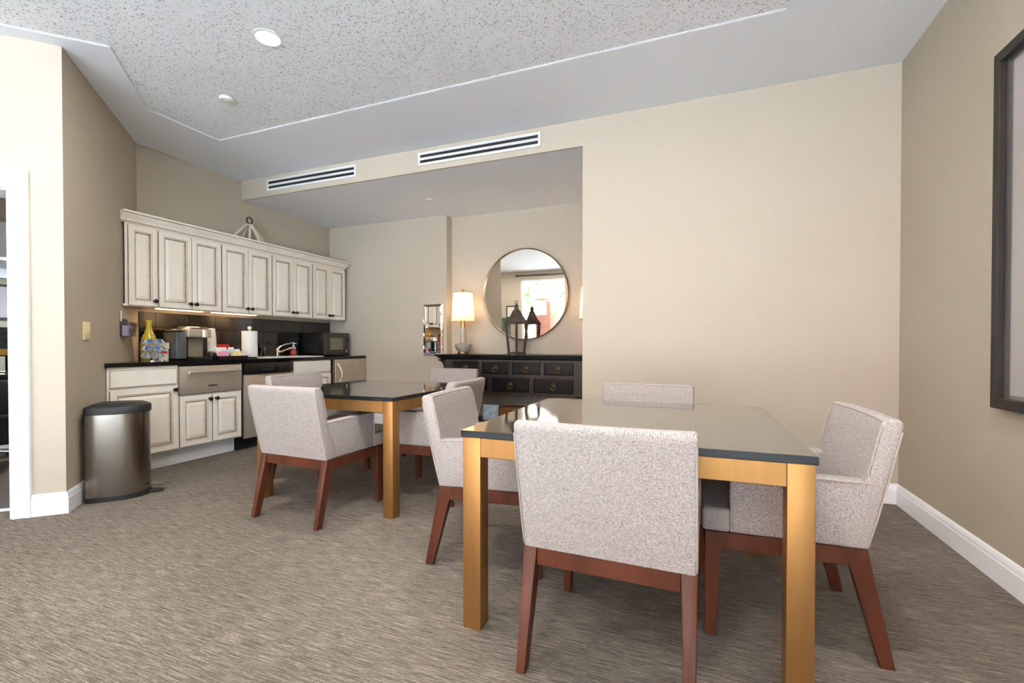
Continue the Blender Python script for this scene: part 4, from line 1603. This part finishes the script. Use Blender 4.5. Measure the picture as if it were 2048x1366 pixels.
b.build('fillet', 'mat_edge', t, smooth=0)
MB().box(-.010, -.002, -hy + fw, hy - fw, -hz + fw, hz - fw).build('mat_board', 'mat_board', t, smooth=0)
MB().box(-.026, -.0235, -hy + fw, hy - fw, -hz + fw, hz - fw).build('glazing', 'glass', t, smooth=0)

# ------------------------------------------------------------------ office things seen through the doorway
t = thing('office_desk', 'black office desk in the dim room beyond the doorway', 'desk', (-7.1, 2.75, 0))
bxm(-.45, .45, -.9, .9, .76, .80, .004, 1).build('top', 'blackplastic', t, smooth=0)
bxm(.36, .40, -.85, .85, .06, .76).build('front_panel', 'blackmatte', t, smooth=0)
for s in (-1, 1):
    bxm(-.40, .36, s * .85 - .02, s * .85 + .02, 0, .76).build('side_panel', 'blackmatte', t, smooth=0)
t = thing('monitor', 'small monitor on the office desk beyond the doorway', 'monitor', (-7.05, 2.72, .8005), R(-8))
bxm(-.02, .02, -.26, .26, .18, .50, .004, 1).build('housing', 'blackplastic', t, smooth=0)
bxm(.0202, .0215, -.245, .245, .265, .485).build('screen', 'screen', t, smooth=0)
bxm(.0202, .0215, -.245, .245, .195, .262).build('taskbar', 'orange', t, smooth=0)
MB().lathe([(.10, 0), (.10, .012), (.025, .02), (.025, .2)], 20).build('stand', 'blackplastic', t)
t = thing('office_chair', 'black office chair in front of the desk beyond the doorway', 'chair', (-6.2, 2.25, 0), R(60))
bxm(-.24, .24, -.24, .24, .40, .48, .03, 3).build('seat', 'blackmatte', t)
MB().hexa([(-.22, -.24, .46), (.22, -.24, .46), (.22, -.18, .46), (-.22, -.18, .46)], [(-.20, -.32, .78), (.20, -.32, .78), (.20, -.27, .78), (-.20, -.27, .78)]).bevel(.02, 3).build('backrest', 'blackmatte', t)
MB().lathe([(.03, .08), (.03, .40)], 12).build('gas_lift', 'chrome', t)
for k in range(5):
    a = 2 * math.pi * k / 5
    MB().tube([(0, 0, .10), (.28 * math.cos(a), .28 * math.sin(a), .05)], .018, 8).build('leg', 'chrome', t)
    MB().lathe([(.0, .0), (.02, .004), (.024, .025), (.02, .045), (0, .05)], 10, c=(.28 * math.cos(a), .28 * math.sin(a))).build('caster', 'blackmatte', t)
t = thing('office_picture', 'grey framed print on the sage office wall beyond the doorway', 'picture', (OX + .001, 4.6, 1.95))
bxm(0, .03, -.5, .5, -.35, .35, .004, 1).build('frame', 'frame', t, smooth=0)
bxm(.0302, .032, -.45, .45, -.30, .30).build('print', 'paperprint', t, smooth=0)
t = thing('office_downlight', 'round lit downlight in the office ceiling', 'light', (-11.0, 4.25, 2.6))
MB().lathe([(.16, 0), (.16, -.006), (.13, -.008)], 24, caps=False).build('trim_ring', 'white', t)
MB().lathe([(.131, -.006), (.131, -.004)], 24).build('lens', 'lens', t)
t = thing('office_downlight', 'round lit downlight hidden over the office desk', 'light', (-7.6, 3.6, 2.6))
MB().lathe([(.16, 0), (.16, -.006), (.13, -.008)], 24, caps=False).build('trim_ring', 'white', t)
MB().lathe([(.131, -.006), (.131, -.004)], 24).build('lens', 'lens', t)

# ------------------------------------------------------------------ street side, seen in the round mirror
b = MB().box(-40, 40, -40, WIN_Y - .2, -.20, -.10)
b.box(XR + .12, 40, WIN_Y - .2, 30, -.20, -.10)
struct(b.build('ground', 'pave', smooth=0), 'pale pavement outside the windows')


def brick_column(x, y, w, h, label, surround=0.0):
    t = thing('brick_column', label, 'column', (x, y, -.1), 0, 'brick columns outside the windows')
    MB().box(-w / 2 + .01, w / 2 - .01, -w / 2 + .01, w / 2 - .01, 0, h).build('core', 'mortar', t, smooth=0)
    rows = int(h / .085)
    bm_ = bxm(-w / 2, w / 2, -w / 2, w / 2, 0, .072).mesh('brick', 'brick', 0)
    for k in range(rows):
        inst('brick_course', bm_, t, (0, 0, k * .085 + .006))
    if surround:
        MB().box(-surround, surround, -w / 2 - .25, -w / 2 + .012, 0, h + .4).build('surround', 'stone', t, smooth=0)
    MB().box(-w / 2 - .05, w / 2 + .05, -w / 2 - .05, w / 2 + .05, h, h + .4).build('capital', 'stone', t, smooth=0)


brick_column(-4.85, -4.4, .40, 2.35, 'red brick column in a pale stone pier outside, seen left in the round mirror', .52)
brick_column(-3.92, -4.4, .34, 2.5, 'red brick column outside, seen right in the round mirror')
t = thing('street_building', 'red brick building across the street, seen in the round mirror', 'building', (-5.0, -16.0, -.1))
MB().box(-7, 5, -3, 0, 0, 6.5).build('wall', 'brick', t, smooth=0)
for k in range(6):
    for j in range(2):
        x = -6.6 + 2.0 * k
        z = .9 + 2.9 * j
        f_ = bxm(x, x + 1.1, -.02, .06, z, z + 1.7).build('window', 'stone', t, smooth=0)
        bxm(x + .1, x + .5, .061, .07, z + .1, z + 1.6).build('pane', 'winglass', f_, smooth=0)
        bxm(x + .6, x + 1.0, .061, .07, z + .1, z + 1.6).build('pane', 'winglass', f_, smooth=0)
t = thing('street_tree', 'small leafy tree by the brick building, seen in the round mirror', 'tree', (-7.4, -12.5, -.1))
MB().tube([(0, 0, 0), (.05, 0, 1.2), (0, .1, 2.2)], [.12, .10, .06], 8).build('trunk', 'bark', t)
b = MB()
for k in range(700):
    v = Vector((random.gauss(0, 1), random.gauss(0, 1), random.gauss(0, 1))).normalized() * random.random() ** .4
    c = Vector((v.x * 1.1, v.y * 1.1, 2.6 + v.z * 1.0))
    q = [Vector((random.gauss(0, 1), random.gauss(0, 1), random.gauss(0, 1))).normalized() * .12 for _ in range(2)]
    vs = [b.bm.verts.new(p) for p in (c - q[0], c + q[1], c + q[0], c - q[1])]
    b.face(vs)
o = b.build('foliage', 'leaf', t, smooth=0)
o['kind'] = 'stuff'
t = thing('glass_screen', 'green tinted glass screen with dark post, seen low in the round mirror', 'screen', (-5.9, -2.2, 0))
for s in (-1, 1):
    bxm(s * .02 if s > 0 else -.72, .72 if s > 0 else -.02, -.006, .006, .12, 1.55).build('panel', 'greenglass', t, smooth=0)
MB().lathe([(.12, 0), (.12, .015), (.028, .02), (.028, 1.6), (.045, 1.605), (.045, 1.64), (0, 1.645)], 20).build('post', 'blackmatte', t)
t = thing('small_picture', 'small framed print on the window wall, seen in the round mirror', 'picture', (-5.55, WIN_Y + .001, 1.75))
bxm(-.16, .16, 0, .025, -.2, .2, .003, 1).build('frame', 'frame', t, smooth=0)
bxm(-.12, .12, .0252, .027, -.16, .16).build('print', 'mat_board', t, smooth=0)
t = thing('curtain_rod', 'long grey curtain rod above the windows, seen in the round mirror', 'curtain rod', (-2.0, WIN_Y + .07, 2.90))
MB().tube([(-3.35, 0, 0), (3.25, 0, 0)], .022, 10).build('rod', 'darkgrey', t)
for x in (-3.3, -1.1, 1.1, 3.2):
    MB().box(x - .02, x + .02, -.069, 0, -.03, .03).build('bracket', 'darkgrey', t, smooth=0)
